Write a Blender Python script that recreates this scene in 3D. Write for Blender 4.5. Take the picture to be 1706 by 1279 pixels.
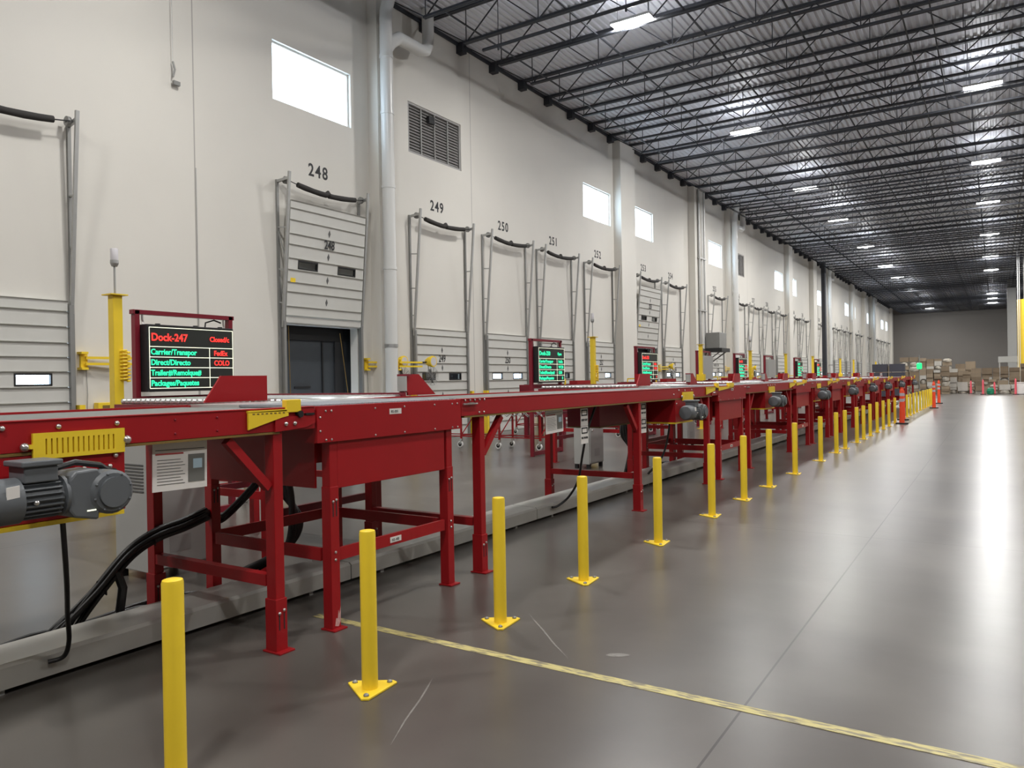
import bpy, math, random
from mathutils import Matrix, Vector

random.seed(7)
S = bpy.context.scene
COL = S.collection
for o in list(bpy.data.objects):
    bpy.data.objects.remove(o)

# ------------------------------------------------------------------ camera
def cam_matrix(yaw, pit, rol):
    cy, sy = math.cos(yaw), math.sin(yaw)
    fwd = Vector((-sy * math.cos(pit), cy * math.cos(pit), math.sin(pit)))
    r = Vector((cy, sy, 0)); u = r.cross(fwd)
    r2 = r * math.cos(rol) + u * math.sin(rol)
    u2 = -r * math.sin(rol) + u * math.cos(rol)
    m = Matrix((r2, u2, -fwd)).transposed().to_4x4()
    return m
cam_d = bpy.data.cameras.new('camera')
cam = bpy.data.objects.new('camera', cam_d); COL.objects.link(cam)
cam_d.sensor_width = 36.0
cam_d.lens = 36.0 * 1255.67 / 1706.0
cam_d.clip_end = 400
cam.matrix_world = Matrix.Translation((0, 0, 1.65)) @ cam_matrix(0.57084124, -0.00459113, -0.01719704)
S.camera = cam

# ------------------------------------------------------------------ view, world
S.view_settings.view_transform = 'Standard'
S.view_settings.look = 'None'
S.view_settings.exposure = 0.0
S.view_settings.gamma = 1.0
S.view_settings.use_curve_mapping = False
W = bpy.data.worlds.new('world'); S.world = W; W.use_nodes = True
bg = W.node_tree.nodes['Background']
bg.inputs[0].default_value = (0.70, 0.85, 1.0, 1)      # overcast daylight outside
bg.inputs[1].default_value = 9.0
S.cycles.max_bounces = 8
S.cycles.diffuse_bounces = 4
S.cycles.glossy_bounces = 3
S.cycles.transmission_bounces = 4
S.cycles.transparent_max_bounces = 6
S.cycles.sample_clamp_indirect = 6.0
S.cycles.caustics_reflective = False
S.cycles.caustics_refractive = False
LAMP_W = 500.0          # watts of each high bay lamp
LAMP_Y = [-3, 8, 18.6, 29.3, 40, 49.2, 61, 72.5, 82.3, 95, 114.5, 124.5]
LAMP_YB = [-3, 8, 18.6, 29.3, 39.8, 49.3, 61, 72.3, 82, 105.9, 112.9, 120.3]

# ------------------------------------------------------------------ materials
def mat(name, col, rough=0.5, metal=0.0, spec=0.5, noise=0.0, nscale=6.0, emit=0.0, bump=0.0, bscale=40.0, coat=0.0):
    m = bpy.data.materials.new(name); m.use_nodes = True
    n = m.node_tree; b = n.nodes['Principled BSDF']
    b.inputs['Base Color'].default_value = (*col, 1)
    b.inputs['Roughness'].default_value = rough
    b.inputs['Metallic'].default_value = metal
    b.inputs['Specular IOR Level'].default_value = spec
    if coat: b.inputs['Coat Weight'].default_value = coat
    if emit:
        b.inputs['Emission Color'].default_value = (*col, 1)
        b.inputs['Emission Strength'].default_value = emit
    if noise or bump:
        tc = n.nodes.new('ShaderNodeTexCoord')
        if noise:
            t = n.nodes.new('ShaderNodeTexNoise'); t.inputs['Scale'].default_value = nscale; t.inputs['Detail'].default_value = 5
            n.links.new(tc.outputs['Object'], t.inputs['Vector'])
            r = n.nodes.new('ShaderNodeMapRange'); r.inputs['To Min'].default_value = 1 - noise; r.inputs['To Max'].default_value = 1 + noise
            n.links.new(t.outputs['Fac'], r.inputs['Value'])
            mx = n.nodes.new('ShaderNodeMix'); mx.data_type = 'RGBA'; mx.blend_type = 'MULTIPLY'; mx.inputs['Factor'].default_value = 1
            mx.inputs[6].default_value = (*col, 1)
            n.links.new(r.outputs['Result'], mx.inputs[7]); n.links.new(mx.outputs[2], b.inputs['Base Color'])
        if bump:
            t2 = n.nodes.new('ShaderNodeTexNoise'); t2.inputs['Scale'].default_value = bscale
            n.links.new(tc.outputs['Object'], t2.inputs['Vector'])
            bp = n.nodes.new('ShaderNodeBump'); bp.inputs['Strength'].default_value = bump; bp.inputs['Distance'].default_value = 0.01
            n.links.new(t2.outputs['Fac'], bp.inputs['Height']); n.links.new(bp.outputs['Normal'], b.inputs['Normal'])
    return m

M = {}
M['red'] = mat('red_paint', (0.34, 0.008, 0.012), 0.40, noise=0.10, nscale=3, spec=0.4)
M['red_dark'] = mat('maroon_paint', (0.22, 0.008, 0.022), 0.4, noise=0.10, nscale=3)
M['yellow'] = mat('yellow_paint', (0.90, 0.64, 0.035), 0.38, noise=0.05, nscale=5)
M['ochre'] = mat('ochre_edge', (0.20, 0.125, 0.03), 0.5)
M['bolt'] = mat('zinc_bolt', (0.62, 0.60, 0.58), 0.3, metal=0.9)
M['belt'] = mat('grey_belt', (0.165, 0.175, 0.165), 0.55, noise=0.14, nscale=9, bump=0.2, bscale=150)
M['module'] = mat('module_belt', (0.33, 0.34, 0.37), 0.35, noise=0.2, nscale=25)
M['steel'] = mat('bright_steel', (0.72, 0.73, 0.72), 0.28, metal=0.75, noise=0.06)
M['galv'] = mat('galvanised', (0.42, 0.42, 0.41), 0.42, metal=0.6, noise=0.10, nscale=8)
M['track'] = mat('track_steel', (0.27, 0.27, 0.26), 0.5, metal=0.4, noise=0.08)
M['motor'] = mat('motor_grey', (0.115, 0.125, 0.135), 0.45, noise=0.08)
M['black'] = mat('black_rubber', (0.012, 0.012, 0.013), 0.45)
M['dark'] = mat('dark_void', (0.02, 0.02, 0.022), 0.7)
M['foam'] = mat('foam_cover', (0.035, 0.032, 0.030), 0.8, bump=0.3, bscale=30)
M['panel'] = mat('door_panel_paint', (0.60, 0.595, 0.56), 0.5, noise=0.05, nscale=4)
M['white'] = mat('white_paint', (0.80, 0.79, 0.76), 0.4)
M['pipe'] = mat('pipe_white', (0.70, 0.70, 0.68), 0.28)
M['cab'] = mat('cabinet_grey', (0.40, 0.40, 0.385), 0.45, noise=0.04)
M['tray'] = mat('tray_metal', (0.50, 0.49, 0.455), 0.42, metal=0.35, noise=0.12, nscale=4)
M['ink'] = mat('black_ink', (0.02, 0.02, 0.022), 0.6)
M['inkred'] = mat('red_ink', (0.35, 0.05, 0.05), 0.6)
M['inkgrey'] = mat('grey_ink', (0.10, 0.10, 0.10), 0.6)
M['paper'] = mat('paper', (0.76, 0.73, 0.70), 0.5)
M['lcd'] = mat('lcd_blue', (0.45, 0.60, 0.70), 0.4)
M['joist'] = mat('joist_steel', (0.030, 0.033, 0.042), 0.55)
M['deck'] = mat('roof_deck', (0.74, 0.76, 0.82), 0.5, noise=0.10, nscale=0.8)
M['lamp_body'] = mat('lamp_body', (0.6, 0.6, 0.6), 0.4)
M['lamp'] = mat('lamp_lens', (1.0, 0.99, 0.97), 0.4, emit=14.0)
M['led_g'] = mat('led_green', (0.03, 0.85, 0.42), 0.5, emit=1.0)
M['led_r'] = mat('led_red', (1.0, 0.05, 0.04), 0.5, emit=0.9)
M['led_w'] = mat('led_white', (0.95, 0.98, 0.75), 0.5, emit=1.0)
M['screen'] = mat('led_screen_black', (0.022, 0.026, 0.022), 0.5)
M['orange'] = mat('cone_orange', (0.95, 0.085, 0.025), 0.4)
M['pink'] = mat('faded_pink_cone', (0.85, 0.12, 0.16), 0.4)
M['reflect'] = mat('reflective_band', (0.55, 0.50, 0.56), 0.35)
M['cardA'] = mat('carton_brown', (0.20, 0.15, 0.10), 0.75, noise=0.25, nscale=2)
M['cardB'] = mat('carton_tan', (0.27, 0.21, 0.145), 0.7, noise=0.25, nscale=2)
M['cardC'] = mat('sack_grey', (0.36, 0.33, 0.28), 0.6, noise=0.35, nscale=3)
M['cardD'] = mat('wrap_white', (0.46, 0.44, 0.40), 0.4, noise=0.2, nscale=3)
M['tote'] = mat('dark_tote', (0.05, 0.05, 0.07), 0.5)
M['green'] = mat('green_lamp', (0.02, 0.75, 0.22), 0.4, emit=1.0)
M['greenbag'] = mat('green_bag', (0.01, 0.22, 0.11), 0.5)
M['trailer'] = mat('trailer_grey', (0.045, 0.052, 0.060), 0.45, noise=0.1)
M['louver'] = mat('louver_metal', (0.36, 0.35, 0.34), 0.45, metal=0.2)
M['picture'] = mat('printed_picture', (0.16, 0.16, 0.15), 0.5)
M['wear'] = mat('worn_primer', (0.62, 0.36, 0.34), 0.6, noise=0.4, nscale=60)
M['beacon'] = mat('beacon_lens', (0.60, 0.58, 0.60), 0.3)

def glass_mat():
    m = bpy.data.materials.new('window_glass'); m.use_nodes = True
    n = m.node_tree; n.nodes.remove(n.nodes['Principled BSDF'])
    out = n.nodes['Material Output']
    a = n.nodes.new('ShaderNodeBsdfTransparent'); a.inputs[0].default_value = (0.95, 0.98, 1, 1)
    g = n.nodes.new('ShaderNodeBsdfGlossy'); g.inputs['Roughness'].default_value = 0.05
    x = n.nodes.new('ShaderNodeMixShader'); x.inputs[0].default_value = 0.07
    n.links.new(a.outputs[0], x.inputs[1]); n.links.new(g.outputs[0], x.inputs[2]); n.links.new(x.outputs[0], out.inputs[0])
    return m
M['glass'] = glass_mat()

def line_mask(n, coord, pos_list, width):
    """1 near any of the coordinates in pos_list"""
    prev = None
    for p in pos_list:
        s = n.nodes.new('ShaderNodeMath'); s.operation = 'SUBTRACT'; n.links.new(coord, s.inputs[0]); s.inputs[1].default_value = p
        a = n.nodes.new('ShaderNodeMath'); a.operation = 'ABSOLUTE'; n.links.new(s.outputs[0], a.inputs[0])
        c = n.nodes.new('ShaderNodeMath'); c.operation = 'LESS_THAN'; n.links.new(a.outputs[0], c.inputs[0]); c.inputs[1].default_value = width
        if prev is None: prev = c.outputs[0]
        else:
            q = n.nodes.new('ShaderNodeMath'); q.operation = 'MAXIMUM'; n.links.new(prev, q.inputs[0]); n.links.new(c.outputs[0], q.inputs[1]); prev = q.outputs[0]
    return prev

def wall_material():
    m = mat('wall_paint', (0.70, 0.685, 0.65), 0.55)
    n = m.node_tree; b = n.nodes['Principled BSDF']
    g = n.nodes.new('ShaderNodeNewGeometry'); sp = n.nodes.new('ShaderNodeSeparateXYZ'); n.links.new(g.outputs['Position'], sp.inputs[0])
    t = n.nodes.new('ShaderNodeTexNoise'); t.inputs['Scale'].default_value = 0.6; t.inputs['Detail'].default_value = 6
    n.links.new(g.outputs['Position'], t.inputs['Vector'])
    r = n.nodes.new('ShaderNodeMapRange'); r.inputs['To Min'].default_value = 0.93; r.inputs['To Max'].default_value = 1.05
    n.links.new(t.outputs['Fac'], r.inputs['Value'])
    mx = n.nodes.new('ShaderNodeMix'); mx.data_type = 'RGBA'; mx.blend_type = 'MULTIPLY'; mx.inputs['Factor'].default_value = 1
    mx.inputs[6].default_value = (0.71, 0.685, 0.63, 1); n.links.new(r.outputs['Result'], mx.inputs[7])
    mask = line_mask(n, sp.outputs['Y'], [9.5, 19.18, 50.2, 81.0, 0.0], 0.014)
    mx2 = n.nodes.new('ShaderNodeMix'); mx2.data_type = 'RGBA'; n.links.new(mask, mx2.inputs['Factor'])
    n.links.new(mx.outputs[2], mx2.inputs[6]); mx2.inputs[7].default_value = (0.42, 0.40, 0.37, 1)
    n.links.new(mx2.outputs[2], b.inputs['Base Color'])
    return m
M['wall'] = wall_material()
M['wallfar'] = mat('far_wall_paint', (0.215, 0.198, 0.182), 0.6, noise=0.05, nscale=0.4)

def floor_material():
    m = bpy.data.materials.new('polished_concrete'); m.use_nodes = True
    n = m.node_tree; b = n.nodes['Principled BSDF']; L = n.links
    g = n.nodes.new('ShaderNodeNewGeometry'); sp = n.nodes.new('ShaderNodeSeparateXYZ'); L.new(g.outputs['Position'], sp.inputs[0])
    t1 = n.nodes.new('ShaderNodeTexNoise'); t1.inputs['Scale'].default_value = 0.45; t1.inputs['Detail'].default_value = 8; t1.inputs['Roughness'].default_value = 0.6
    L.new(g.outputs['Position'], t1.inputs['Vector'])
    mp = n.nodes.new('ShaderNodeMapping'); mp.inputs['Scale'].default_value = (0.9, 0.7, 1)
    L.new(g.outputs['Position'], mp.inputs['Vector'])
    t2 = n.nodes.new('ShaderNodeTexNoise'); t2.inputs['Scale'].default_value = 1.3; t2.inputs['Detail'].default_value = 2
    L.new(mp.outputs[0], t2.inputs['Vector'])
    add = n.nodes.new('ShaderNodeMath'); add.operation = 'ADD'; L.new(t1.outputs['Fac'], add.inputs[0]); L.new(t2.outputs['Fac'], add.inputs[1])
    cr = n.nodes.new('ShaderNodeMapRange'); cr.inputs['From Min'].default_value = 0.7; cr.inputs['From Max'].default_value = 1.3
    L.new(add.outputs[0], cr.inputs['Value'])
    ramp = n.nodes.new('ShaderNodeMix'); ramp.data_type = 'RGBA'
    ramp.inputs[6].default_value = (0.072, 0.063, 0.056, 1); ramp.inputs[7].default_value = (0.130, 0.119, 0.107, 1)
    L.new(cr.outputs['Result'], ramp.inputs['Factor'])
    mx1 = line_mask(n, sp.outputs['X'], [-1.08, -8.7, 6.5], 0.006)
    my1 = line_mask(n, sp.outputs['Y'], [8.35, 13.0, 22, 31, 40, 49, 58], 0.005)
    mm = n.nodes.new('ShaderNodeMath'); mm.operation = 'MAXIMUM'; L.new(mx1, mm.inputs[0]); L.new(my1, mm.inputs[1])
    j = n.nodes.new('ShaderNodeMix'); j.data_type = 'RGBA'; L.new(mm.outputs[0], j.inputs['Factor']); L.new(ramp.outputs[2], j.inputs[6]); j.inputs[7].default_value = (0.03, 0.026, 0.022, 1)
    L.new(j.outputs[2], b.inputs['Base Color'])
    rr = n.nodes.new('ShaderNodeMapRange'); rr.inputs['From Min'].default_value = 0.3; rr.inputs['From Max'].default_value = 0.7
    rr.inputs['To Min'].default_value = 0.277; rr.inputs['To Max'].default_value = 0.296
    L.new(t2.outputs['Fac'], rr.inputs['Value']); L.new(rr.outputs['Result'], b.inputs['Roughness'])
    b.inputs['Specular IOR Level'].default_value = 0.42
    t3 = n.nodes.new('ShaderNodeTexNoise'); t3.inputs['Scale'].default_value = 2.0; t3.inputs['Detail'].default_value = 2
    mp3 = n.nodes.new('ShaderNodeMapping'); mp3.inputs['Scale'].default_value = (0.7, 1.6, 1); L.new(g.outputs['Position'], mp3.inputs['Vector'])
    L.new(mp3.outputs[0], t3.inputs['Vector'])
    bp = n.nodes.new('ShaderNodeBump'); bp.inputs['Strength'].default_value = 0.10; bp.inputs['Distance'].default_value = 0.010
    L.new(t3.outputs['Fac'], bp.inputs['Height']); L.new(bp.outputs['Normal'], b.inputs['Normal'])
    return m
M['floor'] = floor_material()

def worn_yellow():
    m = mat('worn_yellow_line', (0.55, 0.46, 0.14), 0.45)
    n = m.node_tree; b = n.nodes['Principled BSDF']
    g = n.nodes.new('ShaderNodeNewGeometry')
    mp = n.nodes.new('ShaderNodeMapping'); mp.inputs['Scale'].default_value = (2.0, 9, 1); n.links.new(g.outputs['Position'], mp.inputs['Vector'])
    t = n.nodes.new('ShaderNodeTexNoise'); t.inputs['Scale'].default_value = 5.0; t.inputs['Detail'].default_value = 8
    n.links.new(mp.outputs[0], t.inputs['Vector'])
    r = n.nodes.new('ShaderNodeMapRange'); r.inputs['From Min'].default_value = 0.46; r.inputs['From Max'].default_value = 0.6
    n.links.new(t.outputs['Fac'], r.inputs['Value'])
    mx = n.nodes.new('ShaderNodeMix'); mx.data_type = 'RGBA'; n.links.new(r.outputs['Result'], mx.inputs['Factor'])
    mx.inputs[6].default_value = (0.52, 0.45, 0.18, 1); mx.inputs[7].default_value = (0.20, 0.175, 0.12, 1)
    n.links.new(mx.outputs[2], b.inputs['Base Color'])
    return m
M['tape'] = worn_yellow()

# ------------------------------------------------------------------ mesh helpers
class MB:
    def __init__(s): s.v = []; s.f = []
    def add(s, vs, fs):
        n = len(s.v); s.v += [tuple(p) for p in vs]; s.f += [tuple(i + n for i in f) for f in fs]; return s
    def box(s, x0, x1, y0, y1, z0, z1):
        if x0 > x1: x0, x1 = x1, x0
        if y0 > y1: y0, y1 = y1, y0
        if z0 > z1: z0, z1 = z1, z0
        return s.add([(x0,y0,z0),(x1,y0,z0),(x1,y1,z0),(x0,y1,z0),(x0,y0,z1),(x1,y0,z1),(x1,y1,z1),(x0,y1,z1)],
                     [(0,3,2,1),(4,5,6,7),(0,1,5,4),(1,2,6,5),(2,3,7,6),(3,0,4,7)])
    def bar(s, p, q, w, h=None, up=(0, 0, 1)):
        """rectangular bar from p to q, w wide, h high"""
        h = h or w; p = Vector(p); q = Vector(q); d = (q - p).normalized(); up = Vector(up)
        if abs(d.dot(up)) > 0.98: up = Vector((1, 0, 0))
        a = d.cross(up).normalized() * (w / 2); b = a.cross(d).normalized() * (h / 2)
        vs = [p-a-b, p+a-b, p+a+b, p-a+b, q-a-b, q+a-b, q+a+b, q-a+b]
        return s.add(vs, [(0,3,2,1),(4,5,6,7),(0,1,5,4),(1,2,6,5),(2,3,7,6),(3,0,4,7)])
    def tube(s, pts, r, n=10, cap=True):
        pts = [Vector(p) for p in pts]; rs = r if isinstance(r, (list, tuple)) else [r] * len(pts)
        rings = []; ref = None
        for i, p in enumerate(pts):
            d = (pts[min(i + 1, len(pts) - 1)] - pts[max(i - 1, 0)]).normalized()
            if ref is None:
                ref = Vector((0, 0, 1)) if abs(d.z) < 0.9 else Vector((1, 0, 0))
            a = (ref - d * ref.dot(d)).normalized(); ref = a; b = d.cross(a)
            rings.append([p + (a * math.cos(2*math.pi*k/n) + b * math.sin(2*math.pi*k/n)) * rs[i] for k in range(n)])
        vs = [v for ring in rings for v in ring]; fs = []
        for i in range(len(pts) - 1):
            for k in range(n):
                fs.append((i*n+k, i*n+(k+1)%n, (i+1)*n+(k+1)%n, (i+1)*n+k))
        if cap: fs += [tuple(range(n))[::-1], tuple((len(pts)-1)*n + k for k in range(n))]
        return s.add(vs, fs)
    def cyl(s, p, q, r, n=16, r2=None): return s.tube([p, q], [r, r if r2 is None else r2], n)
    def prism(s, poly, axis, a, b):
        """poly: 2D points; axis 'x' -> (y,z) polygon extruded along x; 'y' -> (x,z); 'z' -> (x,y)"""
        f = {'x': lambda u, v, w: (w, u, v), 'y': lambda u, v, w: (u, w, v), 'z': lambda u, v, w: (u, v, w)}[axis]
        n = len(poly); vs = [f(u, v, a) for u, v in poly] + [f(u, v, b) for u, v in poly]
        fs = [tuple(range(n))[::-1], tuple(range(n, 2*n))] + [(i, (i+1)%n, n+(i+1)%n, n+i) for i in range(n)]
        return s.add(vs, fs)
    def mesh(s, name, m):
        me = bpy.data.meshes.new(name); me.from_pydata(s.v, [], s.f); me.update()
        if m: me.materials.append(m)
        return me
    def build(s, name, m, parent=None, smooth=False, bev=0, label=None):
        me = s.mesh(name, m)
        if len(s.v) < 60000:
            import bmesh
            bm = bmesh.new(); bm.from_mesh(me); bmesh.ops.recalc_face_normals(bm, faces=bm.faces); bm.to_mesh(me); bm.free()
        if smooth:
            for p in me.polygons: p.use_smooth = True
            try: me.set_sharp_from_angle(angle=math.radians(38))
            except Exception: pass
        return link(name, me, parent, bev, label)

def link(name, me, parent=None, bev=0, label=None, loc=None):
    o = bpy.data.objects.new(name, me); COL.objects.link(o)
    if parent: o.parent = parent
    if loc: o.location = loc
    if bev:
        b = o.modifiers.new('bevel', 'BEVEL'); b.width = bev; b.segments = 2; b.limit_method = 'ANGLE'
    if label: o['label'] = label
    return o

def tag(o, label=None, cat=None, group=None, kind=None):
    if label: o['label'] = label
    if cat: o['category'] = cat
    if group: o['group'] = group
    if kind: o['kind'] = kind
    return o
def thing(name, loc, label, cat, group=None):
    o = bpy.data.objects.new(name, None); COL.objects.link(o); o.location = loc; o.empty_display_size = 0.2
    return tag(o, label, cat, group)
KIDS = {}
def dup(o, parent=None, loc=None, label=None, kids=None):
    if kids is None:
        kids = {}
        for c in bpy.data.objects:
            if c.parent: kids.setdefault(c.parent.name, []).append(c)
    c = o.copy(); COL.objects.link(c)
    if parent: c.parent = parent
    if loc: c.location = loc
    if label: c['label'] = label
    for ch in kids.get(o.name, []): dup(ch, c, kids=kids)
    return c

# text as real geometry, facing +x (reads along +y)
TXT = {}
def text_mesh(s, size, m, sx=1.0, bold=0.0, align='LEFT', space=1.0):
    key = (s, size, m.name, sx, bold, align, space)
    if key in TXT: return TXT[key]
    cu = bpy.data.curves.new('txt', 'FONT'); cu.body = s; cu.size = size; cu.extrude = 0.002; cu.offset = bold; cu.align_x = align; cu.space_character = space
    cu.resolution_u = 3
    o = bpy.data.objects.new('txt', cu); COL.objects.link(o)
    dg = bpy.context.evaluated_depsgraph_get(); me = bpy.data.meshes.new_from_object(o.evaluated_get(dg))
    bpy.data.objects.remove(o)
    for v in me.vertices: v.co = Vector((v.co.z, v.co.x * sx, v.co.y))
    me.materials.clear(); me.materials.append(m); me.name = 'lettering'
    TXT[key] = me
    return me

BOLT = {}
def bolt(parent, x, y, z, r=0.012, ax='x', mt='bolt'):
    k = (r, ax, mt)
    if k not in BOLT:
        d = {'x': (1, 0, 0), 'y': (0, -1, 0), 'z': (0, 0, 1)}[ax]; d = Vector(d)
        b = MB(); b.tube([d * 0, d * (r * .35), d * (r * .75), d * (r * .95)], [r, r, r * .7, r * .25], 10)
        me = b.mesh('bolt', M[mt])
        for p in me.polygons: p.use_smooth = True
        BOLT[k] = me
    o = link('bolt', BOLT[k], parent); o.location = (x, y, z); return o

# ------------------------------------------------------------------ the hall
WX = -13.7          # face of the dock wall
DOORS = [5.7, 12.87, 17.46, 20.98, 24.35, 28.03, 32.8, 36.25, 43.3, 48.09, 51.6, 55.2, 58.8, 63.65, 67.0, 74.1, 78.9, 82.4, 86.1, 89.7,
         94.5, 97.9, 105.0, 109.8, 113.3, 117.0, 120.5, 125.3]
OPEN = {248, 253}
DARKWIN = {248, 249, 251, 253, 256, 259}
holes = [(y - 1.2, y + 1.2, 0.0, 3.04) for y in DOORS]
wins = []
for k in range(4):
    for a, b in ((11.52, 13.98), (26.8, 29.32), (31.75, 34.04)):
        a2, b2 = a + 30.8 * k, b + 30.8 * k
        if b2 < 130: wins.append((a2, b2))
louvs = [(16.2 + 30.85 * k, 18.67 + 30.85 * k) for k in range(4)]
holes += [(a, b, 8.12, 9.48) for a, b in wins] + [(a, b, 8.08, 9.5) for a, b in louvs]

def wall_with_holes(mb, y0, y1, z0, z1, x0, x1, holes):
    ys = sorted({y0, y1} | {h[0] for h in holes} | {h[1] for h in holes})
    for a, b in zip(ys, ys[1:]):
        m = (a + b) / 2; hs = sorted([(h[2], h[3]) for h in holes if h[0] < m < h[1]])
        z = z0
        for h0, h1 in hs:
            if h0 > z: mb.box(x0, x1, a, b, z, h0)
            z = h1
        if z < z1: mb.box(x0, x1, a, b, z, z1)
w = MB(); wall_with_holes(w, -16, 133.3, 0, 12.1, WX - 0.25, WX, holes)
tag(w.build('wall_left', M['wall']), kind='structure')
tag(MB().box(WX, 16, -16, 133, -0.12, 0).build('floor', M['floor']), kind='structure')
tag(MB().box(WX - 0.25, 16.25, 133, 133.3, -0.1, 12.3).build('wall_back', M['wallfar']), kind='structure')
tag(MB().box(16, 16.25, -16, 133.3, -0.1, 12.3).build('wall_right_bounce', M['wallfar']), kind='structure')  # unseen wall, added to close the open side and keep bounce light
tag(MB().box(WX - 0.25, 16.25, -16.3, -16, -0.1, 12.3).build('wall_front_bounce', M['wallfar']), kind='structure')  # unseen wall behind the camera, added for its bounce light
# corrugated roof deck, ribs along the hall
mb = MB(); prof = []; x = WX - 0.25
while x < 16.2:
    prof += [(x, 11.965), (x + 0.075, 11.965), (x + 0.10, 12.005), (x + 0.175, 12.005)]; x += 0.2
nP = len(prof)
for yy in (-16.3, 133.3): mb.v += [(p[0], yy, p[1]) for p in prof]
mb.f += [(i, i + 1, nP + i + 1, nP + i) for i in range(nP - 1)]
o = mb.build('ceiling', M['deck']); tag(o, kind='structure')
tag(MB().box(WX - 0.25, 16.25, -16.3, 133.3, 12.02, 12.2).build('ceiling_slab', M['dark']), kind='structure')
tag(MB().box(WX, WX + 0.06, -16, 133, 11.86, 11.965).build('trim_1', M['joist']), kind='structure')

# pilasters
for i, (a, b, p, z1) in enumerate([(14.61, 15.25, .34, 11.8), (29.6, 31.1, .36, 11.8), (38.95, 40.7, .36, 11.8), (45.4, 46.2, .34, 11.8), (60.6, 61.9, .36, 11.8),
                                  (69.9, 71.5, .36, 11.8), (76.3, 77.1, .34, 11.8), (91.4, 92.8, .36, 11.8), (100.6, 102.2, .36, 11.8), (107.2, 108.0, .34, 11.8), (129, 130.5, .36, 11.8)]):
    tag(MB().box(WX, WX + p, a, b, 0, z1).build('trim_%d' % (i + 2), M['wall']), kind='structure')
# windows high in the wall
for i, (a, b) in enumerate(wins):
    f = MB(); t = 0.05
    f.box(WX - .16, WX - .08, a, b, 8.12, 8.12 + t); f.box(WX - .16, WX - .08, a, b, 9.48 - t, 9.48)
    f.box(WX - .16, WX - .08, a, a + t, 8.12 + t, 9.48 - t); f.box(WX - .16, WX - .08, b - t, b, 8.12 + t, 9.48 - t)
    o = tag(f.build('window_%d' % (i + 1), M['white']), kind='structure')
    MB().box(WX - .13, WX - .12, a + t, b - t, 8.12 + t, 9.48 - t).build('pane', M['glass'], o)
# louvres
for i, (a, b) in enumerate(louvs):
    t = thing('wall_louver', (WX, (a + b) / 2, 8.08), ['grey louvre high on the wall, nearest, right of the big white pipe', 'grey louvre high on the wall, second from the camera',
              'narrow grey louvre, third along the wall', 'grey louvre high on the wall, farthest of the louvres'][i], 'vent', 'wall louvres')
    h = (b - a) / 2; f = MB()
    for y0, y1, z0, z1 in ((-h, h, 0, .06), (-h, h, 1.36, 1.42), (-h, -h + .07, .06, 1.36), (h - .07, h, .06, 1.36)): f.box(-.2, -.02, y0, y1, z0, z1)
    f.build('frame', M['louver'], t)
    s = MB(); z = 0.09
    while z < 1.33:
        s.prism([(-.13, z + .085), (-.12, z + .09), (-.06, z + .012), (-.07, z)], 'y', -h + .07, h - .07); z += 0.085
    s.build('slats', M['louver'], t)
    for k in range(1, 4): MB().box(-.06, -.03, -h + 2 * h * k / 4 - .018, -h + 2 * h * k / 4 + .018, .06, 1.36).build('mullion', M['galv' if k != 2 else 'louver'], t)
    MB().box(-.24, -.22, -h, h, 0, 1.42).build('backing', M['dark'], t)
    if i < 2: MB().box(-.05, .04, -h + .9, -h + 1.15, 1.05, 1.25).build('actuator', M['black'], t)

# roof joists
def make_joist():
    o = thing('roof_joist', (0, 0, 0), 'dark open web steel joist spanning under the corrugated roof', 'joist', 'roof joists')
    c = MB(); x0, x1 = WX + .02, 15.98
    c.box(x0, x1, -.065, -.01, 11.875, 11.955); c.box(x0, x1, .01, .065, 11.875, 11.955)
    c.build('top_chord', M['joist'], o)
    c = MB(); c.box(x0 + 1.5, x1 - .6, -.055, -.01, 10.92, 10.98); c.box(x0 + 1.5, x1 - .6, .01, .055, 10.92, 10.98)
    c.build('bottom_chord', M['joist'], o)
    c = MB(); xs = x0 + 1.55; c.bar((x0 + .1, 0, 11.9), (xs, 0, 10.95), .03); p = xs
    while p + 2.3 < x1:
        c.bar((p, 0, 10.95), (p, 0, 11.9), .022)
        c.bar((p, 0, 10.95), (p + 1.15, 0, 11.9), .028); c.bar((p + 1.15, 0, 11.9), (p + 2.3, 0, 10.95), .028); p += 2.3
    c.build('web', M['joist'], o)
    c = MB().box(x0 - .02, x0 + .22, -.11, .11, 11.62, 11.875); c.build('bearing_seat', M['joist'], o)
    return o
j0 = make_joist()
JY = [18.62 + 1.757 * k for k in range(-9, 65)]
kids0 = {j0.name: [c for c in bpy.data.objects if c.parent == j0]}
for k, y in enumerate(JY):
    if k == 0: j0.location.y = y
    else: dup(j0, loc=(0, y, 0), kids=kids0)
# bridging lines along the hall
for x in (-11.6, -9.0, -6.55, -4.35, -1.95, -1.3, 1.2, 3.9, 6.6, 9.4):
    for z in (10.995,):
        o = MB().bar((x, 0, z), (x, 133, z), .035).build('joist_bridging', M['joist'])
        tag(o, 'thin dark bridging bar running the length of the hall across the joists', 'bridging', 'joist bridging')

# sprinkler pipe and drop
t = thing('sprinkler_pipe', (-11.6, 16.9, 10.62), 'dark sprinkler pipe with capped end hanging under the nearest joists', 'pipe')
MB().cyl((0, 0, 0), (26, 0, 0), .045, 12).build('pipe', M['joist'], t, smooth=True)
for x in (.5, 4.2, 8, 12):
    MB().cyl((x, 0, .04), (x, 0, 1.28), .012, 6).cyl((x, 0, -.12), (x, 0, .02), .03, 8).build('hanger', M['joist'], t)

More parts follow.
